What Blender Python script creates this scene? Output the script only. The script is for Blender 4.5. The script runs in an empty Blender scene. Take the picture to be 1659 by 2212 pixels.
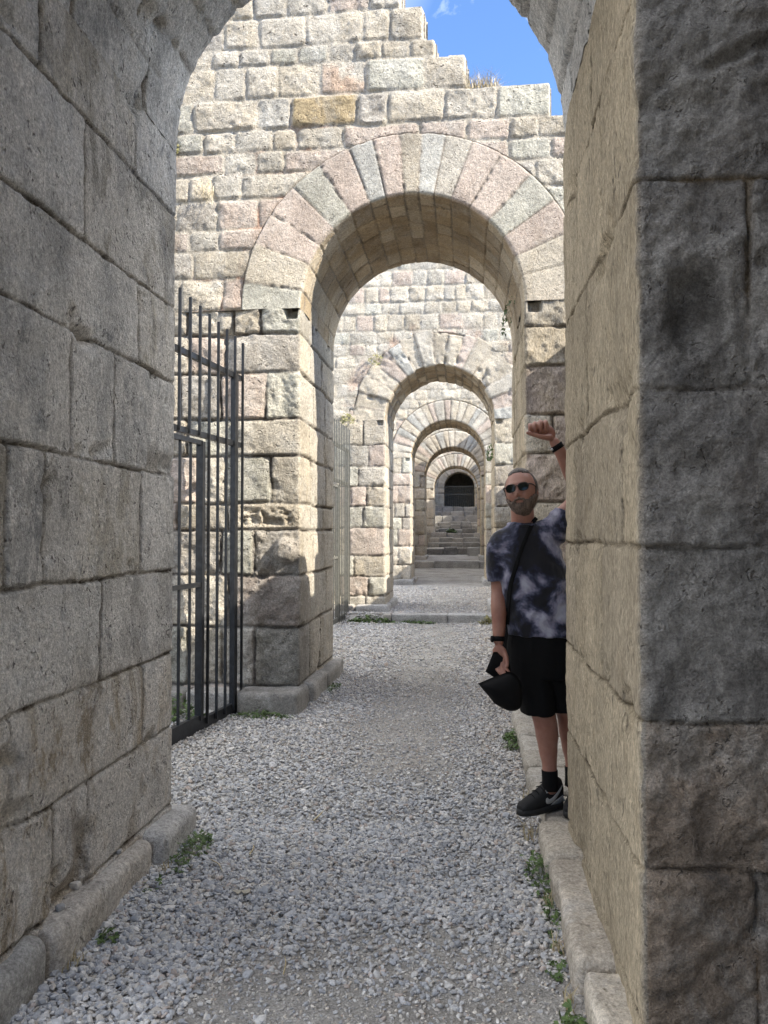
import bpy, bmesh, math, random
import numpy as np
from mathutils import Vector, Matrix, Euler

rad = math.radians
SC = bpy.context.scene
COL = SC.collection

# ------------------------------------------------------------------ camera
cam = bpy.data.cameras.new('camera')
camo = bpy.data.objects.new('camera', cam)
COL.objects.link(camo)
cam.sensor_fit = 'HORIZONTAL'
cam.sensor_width = 36.0
cam.lens = 36.0 * 1661.0 / 1659.0
cam.clip_start = 0.05
cam.clip_end = 3000.0
camo.location = (0.0, 0.0, 1.55)
camo.rotation_euler = (rad(90 + 1.62), 0.0, rad(6.03))
SC.camera = camo

# ------------------------------------------------------------------ sky, sun, exposure
SUN = Vector((2.5, -1.0, 1.95)).normalized()
world = bpy.data.worlds.new('World')
SC.world = world
world.use_nodes = True
wn, wl = world.node_tree.nodes, world.node_tree.links
wn.clear()
w_out = wn.new('ShaderNodeOutputWorld')
w_bg = wn.new('ShaderNodeBackground')
w_sky = wn.new('ShaderNodeTexSky')
w_sky.sky_type = 'NISHITA'
w_sky.sun_disc = False
w_sky.sun_elevation = math.asin(SUN.z)
w_sky.sun_rotation = math.atan2(SUN.x, SUN.y)
w_sky.altitude = 1800
w_sky.air_density = 1.0
w_sky.dust_density = 0.2
w_sky.ozone_density = 6.0
w_bg.inputs['Strength'].default_value = 0.10
# a few wisps of thin cloud in the sky itself
w_tc = wn.new('ShaderNodeTexCoord')
w_map = wn.new('ShaderNodeMapping')
w_map.inputs['Scale'].default_value = (3.0, 3.0, 5.0)
w_map.inputs['Location'].default_value = (0.3, 0.4, 0.9)
w_n = wn.new('ShaderNodeTexNoise')
w_n.inputs['Scale'].default_value = 1.6
w_n.inputs['Detail'].default_value = 9
w_n.inputs['Roughness'].default_value = 0.62
w_n.inputs['Distortion'].default_value = 0.5
w_r = wn.new('ShaderNodeValToRGB')
w_r.color_ramp.elements[0].position = 0.56
w_r.color_ramp.elements[0].color = (0, 0, 0, 1)
w_r.color_ramp.elements[1].position = 0.85
w_r.color_ramp.elements[1].color = (0.8, 0.8, 0.8, 1)
w_mix = wn.new('ShaderNodeMix')
w_mix.data_type = 'RGBA'
w_mix.inputs['B'].default_value = (11.2, 11.3, 11.5, 1)
wl.new(w_tc.outputs['Generated'], w_map.inputs['Vector'])
wl.new(w_map.outputs['Vector'], w_n.inputs['Vector'])
wl.new(w_n.outputs['Fac'], w_r.inputs['Fac'])
# added bank of white cloud, unseen, high on the left, brightening the shaded passage
w_dot = wn.new('ShaderNodeVectorMath'); w_dot.operation = 'DOT_PRODUCT'
w_dot.inputs[1].default_value = Vector((-0.80, 0.10, 0.60)).normalized()
w_nv = wn.new('ShaderNodeVectorMath'); w_nv.operation = 'NORMALIZE'
wl.new(w_tc.outputs['Generated'], w_nv.inputs[0])
wl.new(w_nv.outputs['Vector'], w_dot.inputs[0])
w_br = wn.new('ShaderNodeMapRange')
w_br.inputs['From Min'].default_value = 0.45
w_br.inputs['From Max'].default_value = 0.85
w_br.inputs['To Max'].default_value = 0.85
wl.new(w_dot.outputs['Value'], w_br.inputs['Value'])
w_mx = wn.new('ShaderNodeMath'); w_mx.operation = 'MAXIMUM'
w_dot2 = wn.new('ShaderNodeVectorMath'); w_dot2.operation = 'DOT_PRODUCT'  # second added cloud bank, also unseen, lifting the light in the shade
w_dot2.inputs[1].default_value = Vector((0.62, 0.20, 0.75)).normalized()
wl.new(w_nv.outputs['Vector'], w_dot2.inputs[0])
w_br2 = wn.new('ShaderNodeMapRange')
w_br2.inputs['From Min'].default_value = 0.78
w_br2.inputs['From Max'].default_value = 0.92
w_br2.inputs['To Max'].default_value = 0.95
wl.new(w_dot2.outputs['Value'], w_br2.inputs['Value'])
w_m2 = wn.new('ShaderNodeMath'); w_m2.operation = 'MAXIMUM'
wl.new(w_br.outputs['Result'], w_m2.inputs[0]); wl.new(w_br2.outputs['Result'], w_m2.inputs[1])
wl.new(w_r.outputs['Color'], w_mx.inputs[0]); wl.new(w_m2.outputs[0], w_mx.inputs[1])
wl.new(w_mx.outputs[0], w_mix.inputs['Factor'])
wl.new(w_sky.outputs['Color'], w_mix.inputs['A'])
wl.new(w_mix.outputs['Result'], w_bg.inputs['Color'])
wl.new(w_bg.outputs['Background'], w_out.inputs['Surface'])

sl = bpy.data.lights.new('sun', 'SUN')
sl.energy = 2.4
sl.angle = rad(0.5)
sl.color = (1.0, 0.92, 0.79)
slo = bpy.data.objects.new('sun', sl)
COL.objects.link(slo)
slo.rotation_euler = (-SUN).to_track_quat('-Z', 'Y').to_euler()
slo.location = (20, -8, 16)

SC.view_settings.view_transform = 'Standard'
SC.view_settings.look = 'None'
SC.view_settings.exposure = 2.08
SC.view_settings.gamma = 1.0
SC.render.engine = 'CYCLES'
SC.cycles.max_bounces = 8
SC.cycles.diffuse_bounces = 6

# ------------------------------------------------------------------ helpers
def tag(o, label=None, cat=None, group=None, kind=None):
    if label: o['label'] = label
    if cat: o['category'] = cat
    if group: o['group'] = group
    if kind: o['kind'] = kind
    return o

def empty(name, loc, label, cat, group=None):
    o = bpy.data.objects.new(name, None)
    COL.objects.link(o)
    o.location = loc
    o.empty_display_size = 0.2
    return tag(o, label, cat, group)

def hash3(ix, iy, iz, seed):
    h = (ix.astype(np.uint32) * np.uint32(374761393) + iy.astype(np.uint32) * np.uint32(668265263)
         + iz.astype(np.uint32) * np.uint32(2147483647) + np.uint32(seed * 974711 & 0xffffffff))
    h = (h ^ (h >> np.uint32(13))) * np.uint32(1274126177)
    h = (h ^ (h >> np.uint32(16))) * np.uint32(2246822519)
    h = h ^ (h >> np.uint32(15))
    return h.astype(np.float64) / 4294967295.0

def vnoise(P, seed=0):
    F = np.floor(P)
    f = P - F
    f = f * f * f * (f * (f * 6 - 15) + 10)
    I = F.astype(np.int64)
    out = 0
    for dx in (0, 1):
        wx = f[..., 0] if dx else 1 - f[..., 0]
        for dy in (0, 1):
            wy = f[..., 1] if dy else 1 - f[..., 1]
            for dz in (0, 1):
                wz = f[..., 2] if dz else 1 - f[..., 2]
                out = out + wx * wy * wz * hash3(I[..., 0] + dx, I[..., 1] + dy, I[..., 2] + dz, seed)
    return out * 2 - 1

def fbm(P, freq, octv=4, gain=0.5, seed=0):
    a, s, n = 1.0, 0.0, 0.0
    for k in range(octv):
        s = s + a * vnoise(P * freq + 17.3 * k, seed + k)
        n += a
        a *= gain
        freq *= 2.03
    return s / n

def sstep(a, b, x):
    t = np.clip((x - a) / (b - a), 0, 1)
    return t * t * (3 - 2 * t)

def mesh_obj(name, verts, faces, mats, parent=None, col=None, smooth=True):
    """verts (n,3), faces (m,4|3) arrays or list; world coordinates"""
    verts = np.asarray(verts, dtype=np.float64)
    if parent is not None:
        verts = verts - np.array(parent_world(parent))
    me = bpy.data.meshes.new(name)
    if isinstance(faces, np.ndarray):
        m, k = faces.shape
        me.vertices.add(len(verts))
        me.vertices.foreach_set('co', verts.astype(np.float32).ravel())
        me.loops.add(m * k)
        me.loops.foreach_set('vertex_index', faces.astype(np.int32).ravel())
        me.polygons.add(m)
        me.polygons.foreach_set('loop_start', np.arange(0, m * k, k, dtype=np.int32))
        me.update(calc_edges=True)
    else:
        me.from_pydata([tuple(v) for v in verts], [], faces)
    me.polygons.foreach_set('use_smooth', np.full(len(me.polygons), bool(smooth)))
    if col is not None:
        at_ = me.color_attributes.new('Col', 'FLOAT_COLOR', 'POINT')
        c = np.ones((len(verts), 4), dtype=np.float32)
        c[:, :3] = col
        at_.data.foreach_set('color', c.ravel())
    me.validate()
    me.update()
    for m_ in (mats if isinstance(mats, (list, tuple)) else [mats]):
        me.materials.append(m_)
    o = bpy.data.objects.new(name, me)
    COL.objects.link(o)
    if parent is not None:
        o.parent = parent
    return o

def parent_world(p):
    v = Vector((0, 0, 0))
    while p is not None:
        v += p.location
        p = p.parent
    return v

# ------------------------------------------------------------------ materials
def new_mat(name):
    m = bpy.data.materials.new(name)
    m.use_nodes = True
    nt = m.node_tree
    bs = nt.nodes['Principled BSDF']
    return m, nt, bs

def N(nt, t, **kw):
    n = nt.nodes.new(t)
    for k, v in kw.items():
        if k in ('data_type', 'blend_type', 'operation', 'feature', 'attribute_name', 'noise_dimensions'):
            setattr(n, k, v)
        else:
            n.inputs[k].default_value = v
    return n

def ramp(nt, p0, c0, p1, c1):
    r = nt.nodes.new('ShaderNodeValToRGB')
    e = r.color_ramp.elements
    e[0].position, e[0].color = p0, (c0, c0, c0, 1) if not isinstance(c0, tuple) else (*c0, 1)
    e[1].position, e[1].color = p1, (c1, c1, c1, 1) if not isinstance(c1, tuple) else (*c1, 1)
    return r

def stone_mat(name, stretch=(1, 1, 1), base=None, pale=0.35, dark=0.35, bump=1.0, fine=55.0,
              palec=(0.50, 0.48, 0.44), darkc=(0.12, 0.12, 0.12), pits=0.5, spots=(0.2, 0.17, 0.12), seedz=0.0, th=0.0, crust=0.0, dcr=0.8):
    m, nt, bs = new_mat(name)
    L = nt.links
    geo = nt.nodes.new('ShaderNodeNewGeometry')
    mp = N(nt, 'ShaderNodeMapping', Scale=stretch, Location=(seedz, seedz * 1.7, 0))
    L.new(geo.outputs['Position'], mp.inputs['Vector'])
    vec = mp.outputs['Vector']
    if base is None:
        a = N(nt, 'ShaderNodeAttribute', attribute_name='Col')
        c = a.outputs['Color']
    else:
        a = N(nt, 'ShaderNodeRGB')
        a.outputs[0].default_value = (*base, 1)
        c = a.outputs[0]
    def noise(scale, det=5, rough=0.6, dist=0.0):
        n = N(nt, 'ShaderNodeTexNoise', Scale=scale, Detail=det, Roughness=rough, Distortion=dist)
        L.new(vec, n.inputs['Vector'])
        return n.outputs['Fac']
    def mix(fac, A, B, mode='MIX', f=None):
        mx = N(nt, 'ShaderNodeMix', data_type='RGBA', blend_type=mode)
        if f is not None: mx.inputs['Factor'].default_value = f
        else: L.new(fac, mx.inputs['Factor'])
        if isinstance(A, tuple): mx.inputs['A'].default_value = (*A, 1)
        else: L.new(A, mx.inputs['A'])
        if isinstance(B, tuple): mx.inputs['B'].default_value = (*B, 1)
        else: L.new(B, mx.inputs['B'])
        return mx.outputs['Result']
    def scaled(r, k):
        mm = N(nt, 'ShaderNodeMath', operation='MULTIPLY')
        L.new(r.outputs['Color'], mm.inputs[0])
        mm.inputs[1].default_value = k
        return mm.outputs[0]
    r1 = ramp(nt, 0.3, 0.72, 0.7, 1.22); L.new(noise(2.3, 6), r1.inputs['Fac'])
    c = mix(None, c, r1.outputs['Color'], 'MULTIPLY', 1.0)
    r2 = ramp(nt, 0.53 - th, 0.0, 0.66 - 1.4 * th, 1.0); L.new(noise(4.7, 8, 0.7, 0.3), r2.inputs['Fac'])
    c = mix(scaled(r2, pale), c, palec)
    r3 = ramp(nt, 0.55 - th, 0.0, 0.68 - 1.4 * th, 1.0); L.new(noise(6.3, 8, 0.72, 0.5), r3.inputs['Fac'])
    c = mix(scaled(r3, dark), c, darkc)
    r5 = ramp(nt, 0.56, 0.0, 0.7, 1.0); L.new(noise(1.3, 7, 0.65, 0.4), r5.inputs['Fac'])
    c = mix(scaled(r5, 0.35), c, spots)
    if crust:      # flaking pale crust with ragged edges over darker stone
        mp2 = N(nt, 'ShaderNodeMapping', Scale=(1.0, 1.0, 0.45)); L.new(geo.outputs['Position'], mp2.inputs['Vector'])
        cn = N(nt, 'ShaderNodeTexNoise', Scale=3.6, Detail=12.0, Roughness=0.74, Distortion=0.4); L.new(mp2.outputs['Vector'], cn.inputs['Vector'])
        rc_ = ramp(nt, 0.475, 0.0, 0.53, 1.0); L.new(cn.outputs['Fac'], rc_.inputs['Fac'])
        c = mix(scaled(rc_, crust), c, palec)
        cn2 = N(nt, 'ShaderNodeTexNoise', Scale=2.9, Detail=12.0, Roughness=0.76, Distortion=0.5); cn2.inputs['W'].default_value if 'W' in cn2.inputs and False else None
        mp3 = N(nt, 'ShaderNodeMapping', Scale=(1.0, 1.0, 0.5), Location=(7.3, 2.1, 4.4)); L.new(geo.outputs['Position'], mp3.inputs['Vector']); L.new(mp3.outputs['Vector'], cn2.inputs['Vector'])
        rd_ = ramp(nt, 0.53, 0.0, 0.60, 1.0); L.new(cn2.outputs['Fac'], rd_.inputs['Fac'])
        c = mix(scaled(rd_, crust * dcr), c, darkc)
    fn = noise(fine, 6, 0.75)
    r4 = ramp(nt, 0.32, 0.55, 0.66, 1.4); L.new(fn, r4.inputs['Fac'])
    c = mix(None, c, r4.outputs['Color'], 'MULTIPLY', 0.75)
    fn2 = noise(fine * 2.6, 4, 0.7)
    r6 = ramp(nt, 0.36, 0.62, 0.64, 1.32); L.new(fn2, r6.inputs['Fac'])
    c = mix(None, c, r6.outputs['Color'], 'MULTIPLY', 0.7)
    vo = N(nt, 'ShaderNodeTexVoronoi', Scale=fine * 0.55)
    nt2 = N(nt, 'ShaderNodeTexNoise', Scale=fine * 0.4, Detail=2.0)
    L.new(vec, nt2.inputs['Vector'])
    va = N(nt, 'ShaderNodeMix', data_type='RGBA'); va.inputs['Factor'].default_value = 0.12
    L.new(vec, va.inputs['A']); L.new(nt2.outputs['Color'], va.inputs['B'])
    L.new(va.outputs['Result'], vo.inputs['Vector'])
    rv = ramp(nt, 0.08, 0.0, 0.3, 1.0); L.new(vo.outputs['Distance'], rv.inputs['Fac'])
    gate = ramp(nt, 0.45, 0.0, 0.62, 1.0); L.new(noise(fine * 0.16, 3), gate.inputs['Fac'])
    inv = N(nt, 'ShaderNodeMath', operation='SUBTRACT'); inv.inputs[0].default_value = 1.0
    L.new(rv.outputs['Color'], inv.inputs[1])
    pm = N(nt, 'ShaderNodeMath', operation='MULTIPLY')
    L.new(inv.outputs[0], pm.inputs[0]); L.new(gate.outputs['Color'], pm.inputs[1])
    pk = N(nt, 'ShaderNodeMath', operation='MULTIPLY'); pk.inputs[1].default_value = pits
    L.new(pm.outputs[0], pk.inputs[0])
    c = mix(pk.outputs[0], c, (0.09, 0.08, 0.075))
    L.new(c, bs.inputs['Base Color'])
    bs.inputs['Roughness'].default_value = 0.93
    bs.inputs['Specular IOR Level'].default_value = 0.25
    # bump: coarse + fine + pits
    def madd(A, ka, B):
        mm = N(nt, 'ShaderNodeMath', operation='MULTIPLY_ADD')
        L.new(A, mm.inputs[0]); mm.inputs[1].default_value = ka
        if B is None: mm.inputs[2].default_value = 0.0
        else: L.new(B, mm.inputs[2])
        return mm.outputs[0]
    h = madd(fn, 1.0, None)
    h = madd(noise(fine * 0.33, 5, 0.65), 1.5, h)
    h = madd(fn2, 0.45, h)
    h = madd(pm.outputs[0], -1.1, h)
    b = N(nt, 'ShaderNodeBump', Strength=1.0, Distance=0.0085 * bump)
    L.new(h, b.inputs['Height'])
    L.new(b.outputs['Normal'], bs.inputs['Normal'])
    return m

M = {}
M['ashlar'] = stone_mat('sunlit_ashlar', pale=0.4, dark=0.3, fine=38, bump=2.2, pits=0.6, darkc=(0.24, 0.22, 0.19), palec=(0.52, 0.50, 0.46), crust=0.22, dcr=1.0)
M['smooth'] = stone_mat('dressed_stone', pale=0.3, dark=0.28, fine=55, bump=1.1, pits=0.45, darkc=(0.25, 0.22, 0.18), crust=0.14)
M['reveal_grey'] = stone_mat('weathered_grey_stone', stretch=(1, 1, 0.85), pale=0.95, dark=0.75, fine=52,
                             palec=(0.80, 0.775, 0.74), darkc=(0.17, 0.18, 0.20), spots=(0.42, 0.40, 0.37), bump=2.8, pits=0.8, crust=0.62, dcr=0.5)
M['reveal_tan'] = stone_mat('streaked_stone_bounce_tan', stretch=(1, 1, 0.38), pale=0.4, dark=0.35, fine=60,
                            palec=(0.55, 0.47, 0.34), darkc=(0.24, 0.185, 0.11), bump=2.4, pits=0.7, crust=0.22)  # tan mostly stands for warm light bounced onto the right reveals
M['plinth'] = stone_mat('worn_plinth_stone', pale=0.5, dark=0.3, fine=40, bump=0.8, palec=(0.46, 0.45, 0.43))
M['core'] = stone_mat('rubble_core', base=(0.33, 0.30, 0.26), fine=9, bump=6.0, pale=0.4, dark=0.4)
M['gravelbed'] = stone_mat('gravel_bed', base=(0.36, 0.345, 0.32), fine=55, bump=1.2, pale=0.5, dark=0.25,
                           palec=(0.44, 0.43, 0.405), darkc=(0.30, 0.26, 0.215), pits=0.2, spots=(0.42, 0.345, 0.275))
M['earth'] = stone_mat('dry_earth', base=(0.33, 0.28, 0.2), fine=12, bump=3.0)

def flat_mat(name, colr, rough=0.6, metal=0.0, spec=0.5, var=0.15, scale=30, bump=0.0, streak=1.0):
    m, nt, bs = new_mat(name)
    L = nt.links
    geo = nt.nodes.new('ShaderNodeNewGeometry')
    mp = N(nt, 'ShaderNodeMapping', Scale=(1, 1, streak)); L.new(geo.outputs['Position'], mp.inputs['Vector'])
    n = N(nt, 'ShaderNodeTexNoise', Scale=scale, Detail=5.0, Roughness=0.65)
    L.new(mp.outputs['Vector'], n.inputs['Vector'])
    r = ramp(nt, 0.3, tuple(c * (1 - var) for c in colr), 0.7, tuple(c * (1 + var) for c in colr))
    L.new(n.outputs['Fac'], r.inputs['Fac'])
    L.new(r.outputs['Color'], bs.inputs['Base Color'])
    bs.inputs['Roughness'].default_value = rough
    bs.inputs['Metallic'].default_value = metal
    bs.inputs['Specular IOR Level'].default_value = spec
    if bump:
        b = N(nt, 'ShaderNodeBump', Strength=1.0, Distance=bump)
        L.new(n.outputs['Fac'], b.inputs['Height']); L.new(b.outputs['Normal'], bs.inputs['Normal'])
    return m

# ------------------------------------------------------------------ coursed masonry
class Courses:
    """t-joints (rows) and, per row, s-joints"""
    def __init__(self, tj, sj, seed=0):
        self.tj = np.array(tj, float)
        self.sj = [np.array(sorted(x), float) for x in sj]
        self.seed = seed
    def look(self, s, t, tscale=1.0, corner=0.035):
        k = np.clip(np.searchsorted(self.tj, t, side='right') - 1, 0, len(self.tj) - 2)
        dt = np.minimum(t - self.tj[k], self.tj[k + 1] - t) * tscale
        ds = np.zeros_like(s)
        idx = np.zeros(s.shape, int)
        for r in range(len(self.tj) - 1):
            mk = k == r
            if not mk.any(): continue
            j = self.sj[r]
            q = s[mk]
            i = np.clip(np.searchsorted(j, q, side='right') - 1, 0, len(j) - 2)
            ds[mk] = np.minimum(q - j[i], j[i + 1] - q)
            idx[mk] = i
        d = np.minimum(ds, dt)
        cm = (ds < corner) & (dt < corner)
        d = np.where(cm, corner - np.hypot(corner - ds, corner - dt), d)
        bid = (k * 131 + idx) * 7 + self.seed
        return d, bid, k, idx

def gen_row(rng, s0, s1, w, avoid=(), pad=0.13, var=0.45):
    out = [s0]
    x = s0 - rng.random() * w * 0.6
    while True:
        x += w * (1 + (rng.random() * 2 - 1) * var)
        if x > s1 - w * 0.35: break
        if x < s0 + w * 0.3: continue
        if any(abs(x - a) < pad for a in avoid): continue
        out.append(x)
    out.append(s1)
    return out

PAL = {  # block tones
    'tan': (0.49, 0.43, 0.335), 'grey': (0.465, 0.43, 0.365), 'pink': (0.485, 0.395, 0.335), 'green': (0.46, 0.45, 0.38),
    'blue': (0.42, 0.42, 0.39), 'dark': (0.36, 0.33, 0.29), 'ochre': (0.40, 0.31, 0.18), 'pale': (0.53, 0.48, 0.395),
    'brown': (0.36, 0.28, 0.18), 'umber': (0.27, 0.205, 0.13), 'straw': (0.52, 0.435, 0.31), 'sand': (0.48, 0.405, 0.30), 'slate': (0.27, 0.275, 0.285),
    'ash': (0.63, 0.625, 0.61), 'clay': (0.62, 0.60, 0.57), 'char': (0.155, 0.153, 0.155), 'coal': (0.21, 0.20, 0.19)}

def pal_arr(names):
    a = np.array([PAL[n] for n in names])
    return a * 0.8 + a.mean(0) * 0.2

def block_rand(bid, k=0):
    b = bid.astype(np.int64)
    return hash3(b, b * 0 + k, b * 0 + 5, 11)

def patch(name, mat, parent, s, t, pos, look, pal_f, pal_j=None, rough_f=0.012, rough_j=0.006, freq=9.0,
          jw=0.012, rw=0.03, depth=0.035, bulge=0.008, offs=0.008, wob=0.012, mortar=None, mdepth=None,
          override=None, outside=None, keep=None, split=0.0, stretch=(1, 1, 1), postcol=None, posth=None, chips=0.0, TT=None, mat_front=None, jfl=0.25):
    S, T = np.meshgrid(s, t)
    P, Nn = pos(S, T)
    w1 = fbm(P, 2.7, 3, seed=3) * wob + fbm(P, 14.0, 2, seed=9) * wob * 0.35
    w2 = fbm(P + 40, 2.7, 3, seed=5) * wob + fbm(P + 40, 14.0, 2, seed=8) * wob * 0.35
    d, bid, row, idx = look(S + w1, T + w2)
    jag = fbm(P, 22.0, 3, seed=21)
    d = d + jag * 0.006
    r1, r2, r3 = block_rand(bid, 1), block_rand(bid, 2), block_rand(bid, 3)
    r4, r5 = block_rand(bid, 4), block_rand(bid, 5)
    fr = 1 - sstep(split - 0.03, split + 0.03, S)          # 1 on the front, 0 in the reveal
    rough = rough_j + (rough_f - rough_j) * fr
    off = np.stack([bid * 0.37, bid * 0.11, bid * 0.73], -1)
    Q = (P + off) * np.array(stretch)
    n1 = fbm(Q, freq, 5, 0.55, seed=31)
    n0 = fbm(Q, freq * 0.3, 2, seed=32)
    ins = sstep(jw * 0.4, jw * 0.4 + rw, d)
    pil = sstep(0, 0.13, d)
    h = (rough * (n1 * 1.3 + n0 * 1.1) * (0.6 + 0.8 * r2) + bulge * (0.2 + 0.8 * fr) * pil * (0.4 + r3) + offs * (r1 - 0.5) * 2) * (0.25 + 0.75 * ins)
    md = depth if mdepth is None else mdepth
    cor = 0.45 + 0.55 * sstep(0.0, 0.09, np.abs(S - split))
    if TT is not None: cor = cor * (0.45 + 0.55 * sstep(0.0, 0.09, np.abs(S - TT)))
    h = h - (1 - ins) * (md * cor * (0.35 + 1.1 * (0.5 + 0.5 * vnoise(P * 3.1, 77))))
    if chips:
        ch = sstep(0.25, 0.55, fbm(P + 9, 4.3, 3, seed=55)) * sstep(0.12, 0.0, d)
        h = h - chips * ch
    # colour
    pf = pal_f
    c = pf[(r4 * 7919 % 1 * len(pf)).astype(int)]
    if pal_j is not None:
        cj = pal_j[(r4 * 7919 % 1 * len(pal_j)).astype(int)]
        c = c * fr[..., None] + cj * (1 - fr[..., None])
    if override is not None:
        c = override(c, row, idx, S, T, P)
    c = c * (0.86 + 0.28 * r5)[..., None]
    jm = (1 - sstep(jw * 0.5, jw * 1.1 + 0.006, d)) * (jfl + (1 - jfl) * sstep(-0.35, 0.1, fbm(P + 3, 2.2, 3, seed=71)))
    mc = np.array(mortar if mortar is not None else (0.13, 0.11, 0.09))
    c = c * (1 - jm[..., None]) + mc * jm[..., None]
    if postcol is not None:
        c = postcol(c, S, T, P, d, h)
    out = np.zeros(S.shape, bool)
    if outside is not None:
        h, out = outside(S, T, P, h, d, row, idx)
    if posth is not None:
        h = posth(h, S, T, P, d)
    V = P + Nn * h[..., None]
    nt_, ns = S.shape
    ii = np.arange(nt_ * ns).reshape(nt_, ns)
    f = np.stack([ii[:-1, :-1], ii[:-1, 1:], ii[1:, 1:], ii[1:, :-1]], -1)
    gone = out[:-1, :-1] | out[:-1, 1:] | out[1:, 1:] | out[1:, :-1]
    a = P[0, 0]; 
    mi, mj = nt_ // 2, ns // 2
    e1 = P[mi, mj + 1] - P[mi, mj]; e2 = P[mi + 1, mj] - P[mi, mj]
    if np.dot(np.cross(e1, e2), Nn[mi, mj]) < 0: f = f[..., ::-1]
    fs = (S[:-1, :-1] < split - 0.004)[~gone]
    f = f[~gone].reshape(-1, 4)
    V = V.reshape(-1, 3); C = c.reshape(-1, 3)
    used = np.zeros(len(V), bool); used[f.ravel()] = True
    re = np.cumsum(used) - 1
    if mat_front is None:
        return mesh_obj(name, V[used], re[f], mat, parent, C[used])
    o = mesh_obj(name, V[used], re[f], [mat, mat_front], parent, C[used])
    o.data.polygons.foreach_set('material_index', fs.astype(np.int32))
    return o

def prof(s, T, c):
    """plan profile through an opening: front, corner, reveal, corner, back"""
    h = math.pi / 2
    f1 = np.clip((s + c) / (2 * c), 0, 1) * h
    f2 = np.clip((s - T + c) / (2 * c), 0, 1) * h
    a = np.where(s < -c, -s, np.where(s < c, c - c * np.sin(f1), np.where(s < T - c, 0, np.where(s < T + c, c - c * np.cos(f2), s - T))))
    y = np.where(s < -c, 0, np.where(s < c, c - c * np.cos(f1), np.where(s < T - c, s, np.where(s < T + c, T - c + c * np.sin(f2), T))))
    na = -np.sin(f1) * np.cos(f2)
    ny = np.where(s < T / 2, -np.cos(f1), np.sin(f2))
    return a, y, na, ny

def pier_pos(w, side, c):
    def f(S, T):
        a, y, na, ny = prof(S, w['T'], c)
        sg = -1 if side == 'L' else 1
        lean = 0
        P = np.stack([w['xc'] + sg * (w['R'] + a + lean), w['y0'] + y, T + 0 * S], -1)
        Nn = np.stack([sg * na, ny, 0 * na], -1)
        return P, Nn
    return f

def arch_pos(w, c, proud=0.015):
    def f(S, TH):
        a, y, na, ny = prof(S, w['T'], c)
        r = w['R'] + a
        ct, st = np.cos(TH), np.sin(TH)
        y = y - proud * (1 - sstep(-0.02, 0.05, S))
        P = np.stack([w['xc'] + r * ct, w['y0'] + y, w['zs'] + r * st], -1)
        Nn = np.stack([na * ct, ny, na * st], -1)
        return P, Nn
    return f

def front_pos(w):
    def f(S, T):
        P = np.stack([S, w['y0'] + 0 * S, T], -1)
        Nn = np.stack([0 * S, 0 * S - 1, 0 * S], -1)
        return P, Nn
    return f

def core(w, parent, tops, inset=0.10, name='rubble_core'):
    """solid body behind the dressed faces. tops = [(x_end, z), ...] from left to right, stepped"""
    xc, R, zs, y0, T = w['xc'], w['R'] + inset, w['zs'], w['y0'] + inset * 0.8, w['T'] - inset * 1.3
    xl, xr = w['xl'], w['xr']
    zb = -0.3
    pts = [(xl, zb), (xc - R, zb)]
    n = 28
    for i in range(n + 1):
        th = math.pi - math.pi * i / n
        pts.append((xc + R * math.cos(th), zs + R * math.sin(th)))
    pts += [(xc + R, zb), (xr, zb)]
    prev = None
    rev = []
    x0 = xl
    for (xe, z) in tops:
        rev.append((x0, z - 0.02)); rev.append((xe, z - 0.02)); x0 = xe
    rev = rev[::-1]
    pts += rev
    cl = [pts[0]]
    for p in pts[1:]:
        if abs(p[0] - cl[-1][0]) + abs(p[1] - cl[-1][1]) > 1e-4: cl.append(p)
    bm = bmesh.new()
    off = parent_world(parent)
    vs = [bm.verts.new((x - off.x, y0 - off.y, z - off.z)) for x, z in cl]
    f = bm.faces.new(vs)
    r = bmesh.ops.extrude_face_region(bm, geom=[f])
    for v in r['geom']:
        if isinstance(v, bmesh.types.BMVert): v.co.y += T
    bmesh.ops.triangulate(bm, faces=bm.faces[:])
    bmesh.ops.recalc_face_normals(bm, faces=bm.faces[:])
    me = bpy.data.meshes.new(name)
    bm.to_mesh(me); bm.free()
    me.materials.append(M['core'])
    o = bpy.data.objects.new(name, me)
    COL.objects.link(o); o.parent = parent
    return o

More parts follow.
